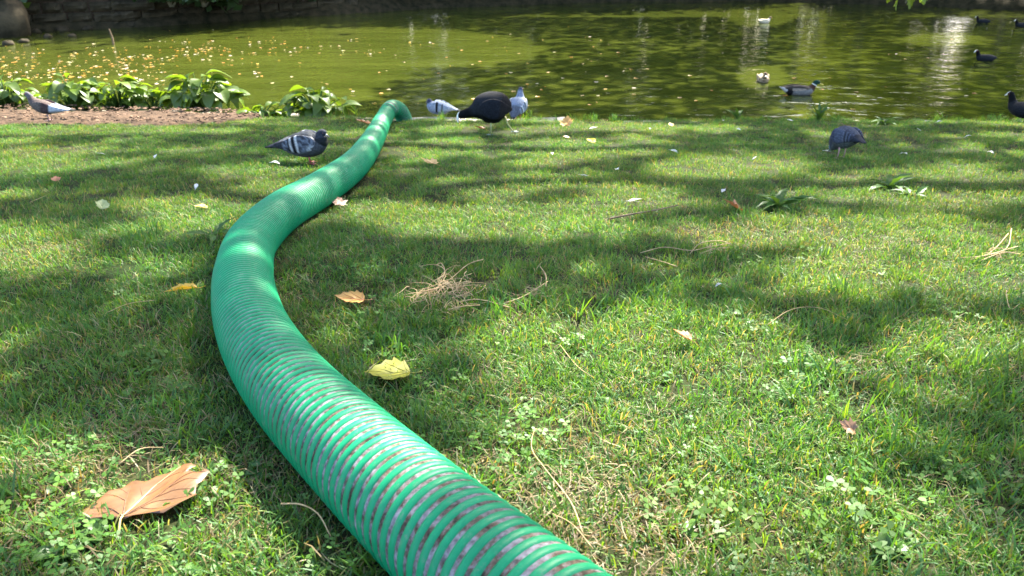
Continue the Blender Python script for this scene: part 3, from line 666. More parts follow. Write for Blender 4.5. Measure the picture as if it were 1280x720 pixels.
def bright_shrub(loc, s, label, seed):
    P = blob_points(1500, 0, 0, .55, 1.0, .7, .6, 26, seed); v, f = leaf_cloud(P, .13, .3, seed); o = empty('waterside_shrub', loc, 0, s)
    obj('foliage', mesh_np('foliage', v, f, [M['sunlitshrub']]), o); mb = MB()
    for k in range(5): limb(mb, (0, 0, -.4), (rnd.uniform(-.6, .6), rnd.uniform(-.4, .4), .8), .03, .008, seed=k)
    obj('stem', mb.mesh('stem', [M['bark']], True), o); tag(o, label, 'shrub')
bright_shrub((-5.75, 22.35, .62), .55, 'yellow green shrub at the end of the far stone wall', 3)
def bright_tree(x, y, w, h, label, seed, nl=3600):
    P = blob_points(nl, 0, 0, h*.52, w, w*.8, h*.46, 40, seed); v, f = leaf_cloud(P, .2, .1, seed); o = empty('broadleaf_tree', (x, y, .4)); obj('crown', mesh_np('crown', v, f, [M['sunlitshrub']]), o); mb = MB()
    limb(mb, (0, 0, -.4), (.2, 0, h*.8), .14, .04, seed=seed)
    for k in range(6): a = k*1.05; limb(mb, (0, 0, h*(.2+.08*k)), (math.cos(a)*w*.7, math.sin(a)*w*.6, h*(.35+.08*k)), .05, .012, seed=seed+k)
    obj('trunk', mb.mesh('trunk', [M['bark']], True), o); tag(o, label, 'tree')
bright_tree(14.2, 30.0, 1.2, 7.5, 'bushy yellow green tree next to the slim sapling on the far bank', 15, 4000)
bright_tree(12.4, 28.6, 1.9, 7.0, 'yellow green young tree catching the sun on the far bank', 5)
bright_tree(15.1, 28.9, .75, 7.0, 'very slim yellow green sapling standing in a gap of the far bank trees', 9, 1300)
bright_tree(18.6, 30.5, 1.5, 5.0, 'slim yellow green tree past a gap in the far bank trees', 6)
bright_shrub((15.9, 22.6, .25), .95, 'pale sunlit shrub at the water edge beyond the swimming coots', 8)
mb = MB(); p = water_at(141, 56); mb.tube([p+Vector((0, 0, -.3)), p+Vector((.02, 0, .12)), p+Vector((-.01, 0, .30))], [.022, .02, .012], 6)
tag(obj('stick', mb.mesh('stick', [M['twig']])), 'thin bare stick poking upright out of the pond near the stone wall', 'stick')

# ------------------------------------------------------------------ pond edging stones
def edging():
    root = empty('pond_edging', (0, edge_y(0), lawn_z(0, edge_y(0)))); o0 = Vector(root.location); x = -7.5
    while x < 7.5:
        w = rnd.uniform(.32, .6); xc = x+w/2; y = edge_y(xc)+.055; rz = math.atan2(edge_y(xc+.2)-edge_y(xc-.2), .4); mb = MB()
        mb.box((0, 0, 0), (w, .2, .09), 0, .008)
        obj('edging_stone', mb.mesh('edging_stone', [M['edging']]), root, Vector((xc, y, plane_z(y)-(.062 if -3.2 < xc < .3 else .085)+rnd.uniform(-.008, .008)))-o0, (rnd.uniform(-.04, .04), rnd.uniform(-.03, .03), rz)); x += w+.02
    tag(root, 'low pale stone edging between the lawn and the pond', 'edging')
edging()

# ------------------------------------------------------------------ birds
def lerpc(a, b, t): t = max(0, min(1, t)); return tuple(a[i]+(b[i]-a[i])*t for i in range(3))
def loft(st, colfn, n=24, sub=6):
    C = catmull(st, sub); P = C[:, :3]; rw = np.maximum(C[:, 3], .0012); rh = np.maximum(C[:, 4], .0012)
    T = np.gradient(P, axis=0); T /= np.linalg.norm(T, axis=1)[:, None]; V = []; c = []; m = len(P)
    for i in range(m):
        t = Vector(T[i]); S = Vector((0, 1, 0)); S = (S-t*S.dot(t)).normalized(); N = t.cross(S); p = Vector(P[i])
        for k in range(n):
            a = 2*math.pi*k/n; q = p+S*rw[i]*math.cos(a)+N*rh[i]*math.sin(a); V.append(tuple(q)); c.append(colfn(i/(m-1), math.sin(a), q))
    f = [(i*n+k, i*n+(k+1) % n, (i+1)*n+(k+1) % n, (i+1)*n+k) for i in range(m-1) for k in range(n)]
    V += [tuple(P[0]), tuple(P[-1])]; c += [c[0], c[-1]]
    f += [(m*n, (k+1) % n, k) for k in range(n)]+[(m*n+1, (m-1)*n+k, (m-1)*n+(k+1) % n) for k in range(n)]
    return V, f, c
def body_hw(st, x):
    s = sorted((r[0], r[3]) for r in st); return float(np.interp(x, [a for a, _ in s], [b for _, b in s]))
def leg_mesh(pts, foot, toes, r, col, tl=.032, lobes=False, tdir=0.0):
    lb = MB(); lb.tube(pts, [r*1.5]+[r]*(len(pts)-1), 7, True, col); f = Vector(foot); mb = MB()
    for a, L in toes:
        a += tdir; d = Vector((math.cos(a), math.sin(a), 0))
        if lobes:
            for k in range(3):
                c0 = f+d*L*(k+.6)/3; s = Vector((-d.y, d.x, 0)); w = .007; mb.add([c0-d*L*.16+Vector((0, 0, .003)), c0-s*w+Vector((0, 0, .002)), c0+d*L*.17+Vector((0, 0, .002)), c0+s*w+Vector((0, 0, .002)), c0+Vector((0, 0, .006))], [(0, 1, 4), (1, 2, 4), (2, 3, 4), (3, 0, 4), (3, 2, 1, 0)], (.24, .29, .33))
        mb.tube([f, f+d*L*.5+Vector((0, 0, .003)), f+d*L+Vector((0, 0, -.002))], [r*.9, r*.8, r*.35], 6, True, col if not lobes else (.3, .34, .36))
    return lb.mesh('leg', [M['bill']], True), mb.mesh('foot', [M['bill']], True)
TOES = ((0, .034), (.6, .029), (-.6, .029), (math.pi, .018))
def bird(name, loc, rz, st, colfn, wing=None, wcol=None, legs=(), legcol=(.42, .10, .09), lobes=False, bill=None, billcol=(.1, .1, .1), eye=None, eyecol=(.5, .12, .02), s=1.0, label='', cat='bird', legr=.0035, sink=0.0, group=None):
    o = empty(name, loc, rz, s); V, f, c = loft(st, colfn); obj('body', mesh_np('body', V, f, [M['feather']], True, c), o, (0, 0, -sink))
    if wing:
        for sd in (1, -1):
            ws = [(x, sd*max(.006, body_hw(st, x)*k), z, th, hh) for (x, z, hh, th, k) in wing]
            V, f, c = loft(ws, wcol, 16, 5); obj('wing', mesh_np('wing', V, f, [M['feather']], True, c), o, (0, 0, -sink))
    for lg in legs:
        lm, fm = leg_mesh(lg[0], lg[1], TOES, legr, legcol, lobes=lobes, tdir=lg[2] if len(lg) > 2 else 0); obj('foot', fm, obj('leg', lm, o))
    if bill:
        V, f, c = loft(bill, lambda u, a, p: billcol if not callable(billcol) else billcol(u, a, p), 10, 4); obj('bill', mesh_np('bill', V, f, [M['bill']], True, c), o, (0, 0, -sink))
    if eye:
        x, y, z, r = eye
        for sd in (1, -1):
            mb = MB(); 
            mb.tube([(x, sd*(y-r*.8), z), (x, sd*y, z), (x, sd*(y+r*.5), z), (x, sd*(y+r*.75), z)], [r, r, r*.7, r*.15], 10, True, eyecol); obj('eye', mb.mesh('eye', [M['bill']], True), o, (0, 0, -sink))
    return tag(o, label, cat, group)
def two_legs(x, y, ztop, x2=None):
    x2 = x if x2 is None else x2
    return ([(x-.006, y, ztop), (x-.008, y, ztop*.55), (x, y, .004)], (x, y, .005)), ([(x2-.006, -y, ztop), (x2-.008, -y, ztop*.55), (x2, -y, .004)], (x2, -y, .005))
STAND = [(-.236, 0, .088, .016, .003), (-.20, 0, .095, .027, .009), (-.16, 0, .102, .032, .02), (-.12, 0, .104, .045, .037), (-.07, 0, .104, .062, .058), (-.015, 0, .108, .071, .070), (.03, 0, .114, .068, .069), (.058, 0, .128, .055, .056), (.073, 0, .148, .037, .037), (.081, 0, .165, .025, .026), (.093, 0, .168, .019, .019), (.103, 0, .163, .008, .008)]
SW = [(.056, .118, .006, .003, .9), (.038, .122, .034, .010, .93), (-.015, .122, .050, .013, .93), (-.07, .115, .040, .012, .95), (-.125, .108, .024, .009, 1.0), (-.18, .104, .008, .004, .8)]
SB = [(.098, 0, .163, .006, .006), (.108, 0, .156, .0045, .005), (.120, 0, .147, .002, .002)]
ALERT = [(-.18, 0, .040, .016, .003), (-.15, 0, .058, .027, .009), (-.11, 0, .082, .04, .026), (-.06, 0, .112, .064, .055), (-.01, 0, .135, .076, .070), (.03, 0, .158, .069, .063), (.048, 0, .188, .045, .043), (.052, 0, .218, .031, .031), (.056, 0, .245, .024, .026), (.066, 0, .262, .021, .021), (.080, 0, .262, .012, .012), (.086, 0, .260, .005, .005)]
AW = [(.045, .165, .006, .003, .9), (.03, .160, .035, .010, .93), (-.01, .140, .050, .013, .95), (-.06, .112, .042, .012, .97), (-.11, .085, .022, .009, 1.05), (-.15, .062, .007, .004, .9)]
FEED = [(x, y, z+.03*(1 if x < .06 else .3)+.02*min(0, x+.06)/.1, a, b) for x, y, z, a, b in [(-.205, 0, .150, .014, .003), (-.175, 0, .150, .024, .009), (-.14, 0, .146, .030, .02), (-.10, 0, .138, .045, .042), (-.05, 0, .124, .062, .066), (.005, 0, .112, .067, .074), (.048, 0, .094, .057, .060), (.075, 0, .072, .043, .041), (.090, 0, .055, .029, .029), (.104, 0, .043, .023, .022), (.118, 0, .034, .012, .012), (.124, 0, .029, .004, .004)]]
FW = [(x, z+.03+.02*min(0, x+.06)/.1, h, t, k) for x, z, h, t, k in [(.055, .105, .006, .003, .9), (.038, .115, .034, .010, .93), (-.01, .128, .050, .013, .93), (-.07, .138, .040, .012, .95), (-.12, .145, .022, .009, 1.0), (-.175, .150, .007, .004, .8)]]
DK, BK, LG, WHT, SL = (.035, .038, .047), (.010, .011, .014), (.30, .34, .42), (.72, .74, .78), (.11, .125, .155)
def bars(base, t1, t2, dark, edge, tip):
    def f(u, a, p):
        if u > .78: return tip
        if t1 < u < t1+.07 or t2 < u < t2+.06: return dark
        if t1-.025 < u <= t1 or t2-.022 < u <= t2: return edge
        return base(u, a, p)
    return f
def pa_body(u, a, p):
    if u < .2: return BK if u < .06 else DK
    if p.z > .150: return (.028, .034, .045)
    if u > .66: return lerpc((.005, .010, .008), (.016, .019, .025), (p.z-.11)/.05)
    if a > .3 and .42 < u < .66: return lerpc(SL, (.55, .55, .58), (u-.42)/.16)
    return lerpc((.12, .125, .14), (.06, .065, .075), (u-.35)*4)
def speck(p, s, th): return math.sin(p.x*s)*math.sin(p.z*s*1.3+1)*math.sin((p.x+p.z)*s*.7) > th
pa_wing = bars(lambda u, a, p: (.035, .038, .05) if speck(p, 260, .05) else ((.34, .36, .40) if u < .3 and a > .3 else (.13, .15, .19)), .50, .62, BK, (.5, .5, .52), (.03, .032, .04))
L0 = on_lawn(388, 205); bird('pigeon', L0, R(-4), STAND, pa_body, SW, pa_wing, two_legs(-.004, .022, .055, .012), bill=SB, billcol=lambda u, a, p: (.62, .60, .56) if u < .45 else (.10, .09, .09), eye=(.09, .017, .172, .004), label='dark grey pigeon with black wing bars standing beside the green hose')
def pale(tail=(.24, .27, .34), neck=(.035, .04, .075), back=(.20, .235, .315)):
    def f(u, a, p):
        if u < .07: return DK
        if u < .25: return tail
        if u > .72: return lerpc(back, neck, (u-.72)/.06) if u < .88 else (.055, .065, .105)
        return back
    return f
pb_wing = bars(lambda u, a, p: (.25, .29, .37), .38, .58, BK, (.3, .33, .4), (.30, .33, .39))
bird('pigeon', on_lawn(547, 146), R(166), STAND, pale(), SW, pb_wing, two_legs(0, .022, .055, .014), bill=SB, billcol=(.12, .11, .12), eye=(.09, .017, .172, .004), s=.95, label='pale pigeon with black wing marks at the pond edge near the hose end')
pc_wing = bars(lambda u, a, p: (.22, .26, .34), .45, .66, (.03, .035, .045), (.6, .64, .7), (.10, .11, .14))
bird('pigeon', on_lawn(648, 150), R(72), ALERT, pale(tail=(.10, .11, .14)), AW, pc_wing, two_legs(-.005, .022, .08), bill=[(.082, 0, .259, .005, .005), (.095, 0, .254, .003, .003), (.103, 0, .249, .0015, .0015)], billcol=(.12, .11, .12), eye=(.07, .019, .264, .004), s=.98, label='pale grey pigeon with head raised, facing the pond behind the black coot')
def pd_body(u, a, p):
    if u < .22: return (.022, .024, .032)
    if a < -.35: return (.10, .115, .12)
    if u > .75: return (.12, .25, .30)
    return (.055, .062, .085)
pd_wing = bars(lambda u, a, p: (.045, .055, .095) if u < .35 else (.07, .082, .125), .60, .70, (.02, .022, .03), (.10, .11, .15), (.03, .034, .048))
bird('pigeon', on_lawn(1050, 199), R(104), FEED, pd_body, FW, pd_wing, two_legs(-.01, .032, .085, .012), bill=[(.118, 0, .032, .005, .005), (.128, 0, .022, .003, .003), (.133, 0, .014, .0015, .0015)], billcol=(.1, .1, .1), eye=(.108, .02, .05, .004), legcol=(.40, .22, .21), s=.86, label='slate grey pigeon feeding head down on the open lawn, tail turned to the hose')
WOOD = [(-.257, 0, .098, .018, .003), (-.215, 0, .101, .032, .010), (-.15, 0, .104, .036, .020), (-.09, 0, .106, .046, .036), (-.02, 0, .114, .062, .055), (.05, 0, .136, .064, .058), (.094, 0, .166, .045, .044), (.115, 0, .198, .029, .029), (.128, 0, .224, .023, .024), (.144, 0, .238, .0195, .0195), (.160, 0, .236, .009, .009)]
WW = [(.10, .150, .006, .003, .9), (.07, .145, .034, .010, .93), (.01, .132, .047, .013, .95), (-.05, .118, .038, .012, .97), (-.12, .108, .022, .009, 1.05), (-.20, .102, .007, .004, .9)]
def pe_body(u, a, p):
    if u < .10: return (.03, .03, .034)
    if u < .34: return (.46, .48, .54)
    if u > .74: return (.125, .118, .135)
    if a < -.3: return (.16, .14, .135)
    return (.11, .085, .08)
def pe_wing(u, a, p):
    if u > .62: return (.38, .40, .46) if a < .55 else (.22, .22, .26)
    if u > .42: return (.065, .042, .044)
    return (.115, .09, .082)
def on_bed(px, py):
    p = on_lawn(px, py); p.z += .02 if in_bed(p.x, p.y) else 0; return p
bird('wood_pigeon', on_bed(63, 156.5), R(178), WOOD, pe_body, WW, pe_wing, two_legs(-.005, .024, .07), bill=[(.155, 0, .236, .005, .005), (.170, 0, .231, .0035, .0035), (.180, 0, .226, .0015, .0015)], billcol=(.5, .3, .12), eye=(.147, .018, .242, .004), legcol=(.35, .22, .22), s=.93, label='brown grey pigeon with pale tail standing on the bare soil bed by the leafy plants')
COOT = [(-.122, 0, .178, .008, .012), (-.100, 0, .190, .052, .068), (-.053, 0, .200, .090, .106), (.015, 0, .200, .104, .116), (.085, 0, .194, .090, .100), (.132, 0, .178, .056, .060), (.170, 0, .165, .036, .038), (.205, 0, .155, .032, .034), (.234, 0, .143, .028, .031), (.252, 0, .125, .014, .015)]
def coot_c(u, a, p):
    if u > .60: return lerpc((.011, .012, .015), (.003, .003, .004), (u-.60)/.1)
    if u < .22 and a > .2: return (0.0160, 0.0137, 0.0137)
    return (0.0133, 0.0153, 0.0204) if a > -.3 else (0.0036, 0.0042, 0.0054)
CW = [(.10, .200, .008, .003, .9), (.07, .205, .05, .010, .95), (.01, .205, .075, .014, .97), (-.05, .20, .066, .012, .99), (-.10, .192, .035, .008, 1.05), (-.135, .185, .008, .004, .8)]
bird('coot', on_lawn(617, 167), R(180), COOT, coot_c, CW, lambda u, a, p: (0.0112, 0.0133, 0.0184) if u < .6 else (0.0148, 0.0131, 0.0137),
     (([(.02, .035, .11), (.018, .035, .06), (.020, .035, .004)], (.020, .035, .005)), ([(-.085, -.035, .125), (-.105, -.035, .07), (-.135, -.035, .03), (-.150, -.035, .012)], (-.150, -.035, .012), math.pi)),
     legcol=(.36, .36, .16), lobes=True, bill=[(.236, 0, .172, .008, .005), (.252, 0, .157, .011, .009), (.262, 0, .130, .010, .011), (.264, 0, .105, .006, .007), (.262, 0, .088, .002, .002)], billcol=(.82, .80, .76), eye=(.24, .022, .150, .004), eyecol=(.3, .02, .01), label='black coot with white bill stepping across the lawn with neck stretched low', legr=.0048)
SWIM = [(-.185, 0, .055, .008, .006), (-.14, 0, .052, .05, .036), (-.06, 0, .042, .085, .066), (.03, 0, .040, .088, .070), (.095, 0, .055, .058, .056), (.128, 0, .095, .033, .036), (.142, 0, .130, .026, .028), (.155, 0, .155, .025, .026), (.172, 0, .158, .018, .019), (.184, 0, .15, .007, .007)]
SBILL = [(.168, 0, .178, .007, .004), (.182, 0, .165, .009, .008), (.195, 0, .150, .007, .007), (.212, 0, .138, .002, .002)]
def swim_coot(px, py, rz, s, label): bird('coot', water_at(px, py), R(rz), SWIM, lambda u, a, p: (0.0036, 0.0042, 0.0054) if u > .55 else (.014, .016, .02), None, None, (), bill=SBILL, billcol=(.8, .78, .74), eye=(.165, .02, .160, .004), eyecol=(.3, .02, .01), s=s, label=label)
swim_coot(1231, 76, 172, .98, 'dark coot swimming near the pale waterside shrub')
swim_coot(1228, 29, 165, .95, 'far small coot swimming under the shaded far bank')
swim_coot(1276, 34, 185, 1.0, 'dark waterbird swimming out by the pale shrub, just behind another coot')
SIT = [(x, y, z+.075, a, b) for x, y, z, a, b in SWIM]
bird('coot', on_lawn(1277, 153), R(118), SIT, lambda u, a, p: (0.0036, 0.0042, 0.0054) if u > .55 else (.012, .014, .018), None, None, (([(0, .03, .05), (0, .03, .03), (.005, .03, .004)], (.005, .03, .005)), ([(0, -.03, .05), (0, -.03, .03), (.005, -.03, .004)], (.005, -.03, .005))), legcol=(.3, .3, .14), lobes=True,
     bill=[(x, y, z+.075, a, b) for x, y, z, a, b in SBILL], billcol=(.8, .78, .74), eye=(.165, .02, .235, .004), eyecol=(.3, .02, .01), s=.95, label='black coot standing on the grassy pond edge, looking out to the water', legr=.0045)
MALL = [(-.250, 0, .098, .010, .005), (-.205, 0, .082, .045, .022), (-.14, 0, .060, .078, .048), (-.05, 0, .048, .095, .070), (.05, 0, .046, .098, .074), (.125, 0, .052, .080, .064), (.170, 0, .085, .046, .046), (.192, 0, .120, .033, .034), (.208, 0, .148, .033, .034), (.232, 0, .158, .030, .030), (.256, 0, .150, .020, .020), (.268, 0, .144, .010, .009)]
MWING = [(.10, .078, .006, .003, .8), (.06, .082, .026, .010, .88), (-.03, .086, .034, .012, .92), (-.11, .088, .024, .010, 1.0), (-.19, .092, .007, .004, 1.1)]
DBILL = [(.262, 0, .144, .011, .009), (.285, 0, .134, .012, .006), (.308, 0, .128, .013, .004), (.318, 0, .126, .008, .002)]
def drake(u, a, p):
    if u > .68: return (.010, .045, .032)
    if .645 < u: return (.75, .74, .7)
    if u > .52: return (.07, .035, .022)
    if u < .16: return (.45, .44, .42) if a < .5 else (.03, .03, .03)
    if u < .24: return (.012, .012, .014)
    return (.19, .18, .17) if a < .35 else (.11, .085, .07)
bird('mallard', water_at(997, 118), R(-2), MALL, drake, MWING, lambda u, a, p: (.36, .29, .24) if .15 < u < .75 and a > -.2 else (.05, .04, .035), (), bill=DBILL, billcol=(.42, .38, .07), eye=(.235, .028, .168, .004), eyecol=(.01, .01, .01), label='drake mallard with dark green head and pale flanks floating on the pond', cat='duck')
def hen(u, a, p): return (.12, .075, .045) if speck(p, 170, .05) or (u > .8 and a > .5) else (.46, .36, .25)
bird('mallard', water_at(953, 102), R(-100), MALL, hen, MWING, lambda u, a, p: (.16, .10, .06) if speck(p, 150, .0) else (.50, .40, .29), (), bill=DBILL, billcol=(.3, .18, .06), eye=(.235, .028, .168, .004), eyecol=(.01, .01, .01), s=.86, label='cream brown duck floating beside the drake mallard, breast towards the lawn', cat='duck')
bird('mallard', water_at(955, 29), R(25), MALL, lambda u, a, p: (.62, .54, .42) if u < .66 else (.13, .09, .06), MWING, lambda u, a, p: (.66, .58, .46), (), bill=DBILL, billcol=(.3, .18, .06), eye=(.235, .028, .168, .004), eyecol=(.01, .01, .01), s=.85, label='far pale buff duck swimming near the shaded far bank', cat='duck')

# ------------------------------------------------------------------ broad-leaved plants
def ovate(L, w, droop, fold, seed, rows=6, teeth=0.0):
    g = random.Random(seed); prof = [0.04, .62, .95, 1.0, .82, .48, 0.0] if rows == 6 else [.05, .45, .8, 1, .95, .75, .45, .18, 0]
    V = []; n = len(prof)-1
    for i, q in enumerate(prof):
        t = i/n; y = L*t; z = -droop*L*t*t+.06*L*math.sin(3*t); ww = w*q*.5*(1+g.uniform(-.08, .08))*(1+teeth*(1 if i % 2 else -1))
        for s in (-1, -.5, 0, .5, 1): V.append((ww*s, y-(.10*L*abs(s) if i == 0 else 0), z+fold*ww*abs(s)+.03*w*math.sin(5*t+2*s+seed)))
    f = [(i*5+k, i*5+k+1, (i+1)*5+k+1, (i+1)*5+k) for i in range(n) for k in range(4)]
    return V, f
def ovate_mesh(mat, *a, **k): V, f = ovate(*a, **k); return mesh_np('leaf', V, f, [mat], True)
BL = [ovate_mesh(M['bankleaf'], 1, .62, .35, .35, 1), ovate_mesh(M['bankleaf'], 1, .72, .55, .25, 2), ovate_mesh(M['bankleaf'], 1, .5, .2, .5, 3), ovate_mesh(M['bankleaf'], 1, .66, .8, .3, 4)]
def leafy_plant(name, px, py, r, h, n, size, label, seed, meshes=BL, ry=.5, cat='plant', spread=1.0):
    g = random.Random(seed); loc = on_bed(px, py); o = empty(name, loc, 0); mb = MB()
    for k in range(n):
        a = g.uniform(0, 6.283); q = math.sqrt(g.random()); x = r*q*math.cos(a); y = r*ry*q*math.sin(a); z = h*(1-.55*q*q)*g.uniform(.35, 1.0)*.86
        L = size*g.uniform(.65, 1.2); az = math.atan2(y, x)+g.uniform(-.7, .7)-math.pi/2; pit = g.uniform(-.5, .75)-.35*q
        obj('leaf', g.choice(meshes), o, (x, y, z), (pit, g.uniform(-.45, .45), az), (L*g.uniform(1.1, 1.4), L, L))
        mb.tube([(x*.25, y*.25, -.03), (x*.6, y*.6, z*.65), (x, y, z)], [.007, .006, .004], 5)
    obj('stem', mb.mesh('stem', [M['weedleaf']], True), o); return tag(o, label, cat)
leafy_plant('leafy_plant', 10, 135, .36, .36, 50, .14, 'yellow green broad leaved plant behind the brown pigeon\'s head', 1)
leafy_plant('leafy_plant', 92, 136, .32, .38, 56, .15, 'broad leaved green plant on the pond bank, above the brown pigeon\'s tail', 2)
leafy_plant('leafy_plant', 150, 136, .38, .37, 74, .155, 'wide broad leaved plant with sunlit leaves in the middle of the soil bed', 3)
leafy_plant('leafy_plant', 193, 136.5, .20, .22, 24, .12, 'low gap filling leafy plant between the two largest bank plants', 9)
leafy_plant('leafy_plant', 256, 138, .36, .46, 92, .165, 'tallest dark green broad leaved plant at the end of the soil bed', 4)
leafy_plant('leafy_plant', 330, 147, .17, .12, 16, .11, 'small low yellow green plant between the two dark leafy plants', 5)
leafy_plant('leafy_plant', 396, 145.5, .30, .30, 58, .145, 'dark leafy plant at the pond edge between soil bed and green hose', 6)
WLF = [ovate_mesh(M['weedleaf'], 1, .22, .35, .4, 11, rows=8, teeth=.16), ovate_mesh(M['weedleaf'], 1, .26, .55, .3, 12, rows=8, teeth=.12), ovate_mesh(M['weedleaf'], 1, .2, .2, .4, 13, rows=8, teeth=.2)]
RND = [ovate_mesh(M['weedleaf'], 1, .72, .25, .25, 21), ovate_mesh(M['weedleaf'], 1, .6, .4, .3, 22)]
def rosette(px, py, n, L, label, seed, lift=(.1, .7), meshes=WLF, squash=1.0, name='lawn_weed'):
    g = random.Random(seed); loc = on_lawn(px, py); o = empty(name, loc, 0)
    for k in range(n):
        az = 6.283*k/n+g.uniform(-.4, .4); obj('leaf', g.choice(meshes), o, (g.uniform(-.01, .01), g.uniform(-.01, .01), .006), (g.uniform(*lift), g.uniform(-.4, .4), az), L*g.uniform(.6, 1.15))
    mb = MB(); mb.tube([(0, 0, -.02), (0, 0, .012)], [.006, .008], 6); obj('crown_root', mb.mesh('crown_root', [M['weedleaf']]), o)
    return tag(o, label, 'weed')
rosette(970, 262, 18, .135, 'dark green rosette weed in the lawn beside a brown leaf', 1)
rosette(1112, 236, 11, .13, 'loose leafy weed in the lawn near the feeding pigeon', 2, (.15, .9))
rosette(1140, 246, 9, .10, 'small sunlit weed in the lawn next to a looser leafy weed', 3, (.05, .5))
rosette(1105, 156, 16, .15, 'dark spreading weed on the grassy pond edge, behind the feeding pigeon', 4, (.1, .9))
rosette(1022, 152, 8, .20, 'upright green weed at the pond edge, in line with the drake mallard', 5, (.9, 1.45))
rosette(920, 151, 9, .13, 'pale tufty weed standing at the pond edge', 6, (.7, 1.4))
rosette(75, 700, 14, .026, 'round leaved clover weed below the big brown leaf', 7, (.1, .6), RND)
rosette(120, 676, 11, .024, 'bright round leaved weed touching the big brown leaf stalk', 8, (.2, .8), RND)
rosette(70, 610, 12, .022, 'small round leaved weed next to the big brown leaf', 9, (.1, .7), RND)
rosette(1115, 695, 14, .028, 'sunlit broad leaved weed in the longer lawn grass', 10, (.2, .9), RND)
rosette(860, 668, 9, .022, 'small grey green round leaved weed in a worn lawn patch', 11, (.1, .6), RND)
rosette(268, 303, 6, .11, 'few long weed leaves pushing out from beside the hose bend', 12, (.2, .8))

# ------------------------------------------------------------------ fallen leaves and litter
def fallen(name, px, py, L, rz, tilt, mb, label, cat='leaf', h=.012, group=None):
    p = on_lawn(px, py, h); o = empty(name, p, 0, L); o.rotation_euler = (tilt[0], tilt[1], rz)
    b = obj('blade', mb.mesh('blade', [M['leaf_dry']], True), o)
    if mb.sub.get('vein') and mb.sub['vein'].v: obj('vein', mb.sub['vein'].mesh('vein', [M['leaf_dry']], True), b)
    if 'stalk' in mb.sub: obj('stalk', mb.sub['stalk'].mesh('stalk', [M['leaf_dry']], True), o)
    return tag(o, label, cat, group)
def big_brown_leaf():
    # outline of the big plane leaf, stalk base at origin, blade spreading up and sideways (unit = metres*10)
    out = [(0, -.02), (.13, .01), (.34, .03), (.55, .07), (.75, .24), (.93, .42), (.86, .52), (.85, .63), (.89, .70), (.88, .77), (.96, .93), (.88, .98), (.76, .95), (.66, .95), (.58, 1.0), (.66, 1.17), (.56, 1.22), (.44, 1.23), (.28, 1.08), (.13, .96), (.03, .84), (-.06, .88), (-.16, .85), (-.22, .84), (-.34, .70), (-.44, .55), (-.54, .36), (-.65, .28), (-.62, .12), (-.54, -.07), (-.41, -.05), (-.20, -.01)]
    g = random.Random(3); n = len(out); rows = 12; c0 = (.02, .06); V = []; C = []; base = (.175, .084, .029)
    def h(x, y): return .05*abs(math.sin(2.2*(x-.05*y)))*(.3+y)+.03*x*x+.03*max(0, y-.35)**2+.02*math.sin(6*x+2)*math.sin(5*y)+.03*math.sin(9*math.atan2(y+.05, x))*math.hypot(x, y)
    V.append((*c0, h(*c0))); C.append(base)
    for k in range(1, rows+1):
        t = k/rows
        for i, (x, y) in enumerate(out):
            X = c0[0]+(x-c0[0])*t; Y = c0[1]+(y-c0[1])*t; V.append((X, Y, h(X, Y)-(.05 if k == rows and i % 3 == 0 else 0))); q = g.uniform(.78, 1.12)*(1 if t < .95 else .72)*(1+.18*math.sin(5*X+3*Y)*math.sin(7*Y-2*X))*(.6 if g.random() < .03 else 1); C.append(tuple(q*b for b in base))
    Fc = [(0, 1+i, 1+(i+1) % n) for i in range(n)]
    for k in range(rows-1):
        a = 1+k*n; b = a+n; Fc += [(a+i, b+i, b+(i+1) % n, a+(i+1) % n) for i in range(n)]
    mb = MB(); mb.add(V, Fc, C); vb = mb.sub['vein'] = MB(); sb = mb.sub['stalk'] = MB()
    dark = (.16, .07, .03); pale = (.52, .36, .19)
    for (pts, r, c) in (([(0, 0), (.07, .2), (.13, .47), (.2, .74), (.42, 1.15)], .013, pale), ([(0, 0), (.10, .10), (.31, .39), (.6, .84), (.9, .92)], .012, dark), ([(.02, .01), (.13, .09), (.36, .31), (.85, .40)], .008, dark), ([(0, .02), (-.10, .34), (-.21, .8)], .011, dark), ([(0, 0), (-.28, .17), (-.55, .2)], .009, dark),
                        ([(.12, .42), (.02, .6), (-.02, .8)], .006, dark), ([(.31, .39), (.55, .52), (.84, .56)], .006, dark), ([(.2, .74), (.34, .92), (.5, .98)], .006, dark), ([(-.10, .34), (-.28, .44), (-.46, .46)], .006, dark), ([(-.15, .52), (-.28, .62), (-.36, .64)], .005, dark), ([(-.2, .12), (-.32, .05), (-.45, .02)], .005, dark), ([(.45, .6), (.66, .74), (.84, .76)], .005, dark), ([(.13, .47), (.26, .62), (.38, .8)], .005, dark), ([(.2, .16), (.42, .16), (.58, .16)], .004, dark)):
        q = catmull([(x, y, 0) for x, y in pts], 5); vb.tube([(x, y, h(x, y)+.004) for x, y, _ in q], [r*(1-.75*i/len(q)) for i in range(len(q))], 5, True, c)
    sb.tube([(0, .03, h(0, .03)), (.0, -.08, .01), (.02, -.2, -.08), (.01, -.28, -.12)], [.016, .016, .018, .026], 6, True, (.50, .40, .14))
    return mb
fallen('fallen_leaf', 157, 658, .087, R(2), (R(-3), 0), big_brown_leaf(), 'large dry brown lobed leaf lying stalk forward on the lawn', h=.015)
YL = [(0, 0), (.16, .02), (.34, .12), (.30, .20), (.44, .36), (.36, .40), (.40, .54), (.26, .60), (.22, .74), (.10, .84), (0, 1.0)]
def yl(col, seed, curl=.15, fold=.2, squash=1.0, vein=None):
    mb, h = lobed_leaf(col, vein or tuple(k*.75 for k in col), curl, fold, seed, 5, YL, squash); stalk(mb, .25, tuple(k*.8 for k in col)); return mb
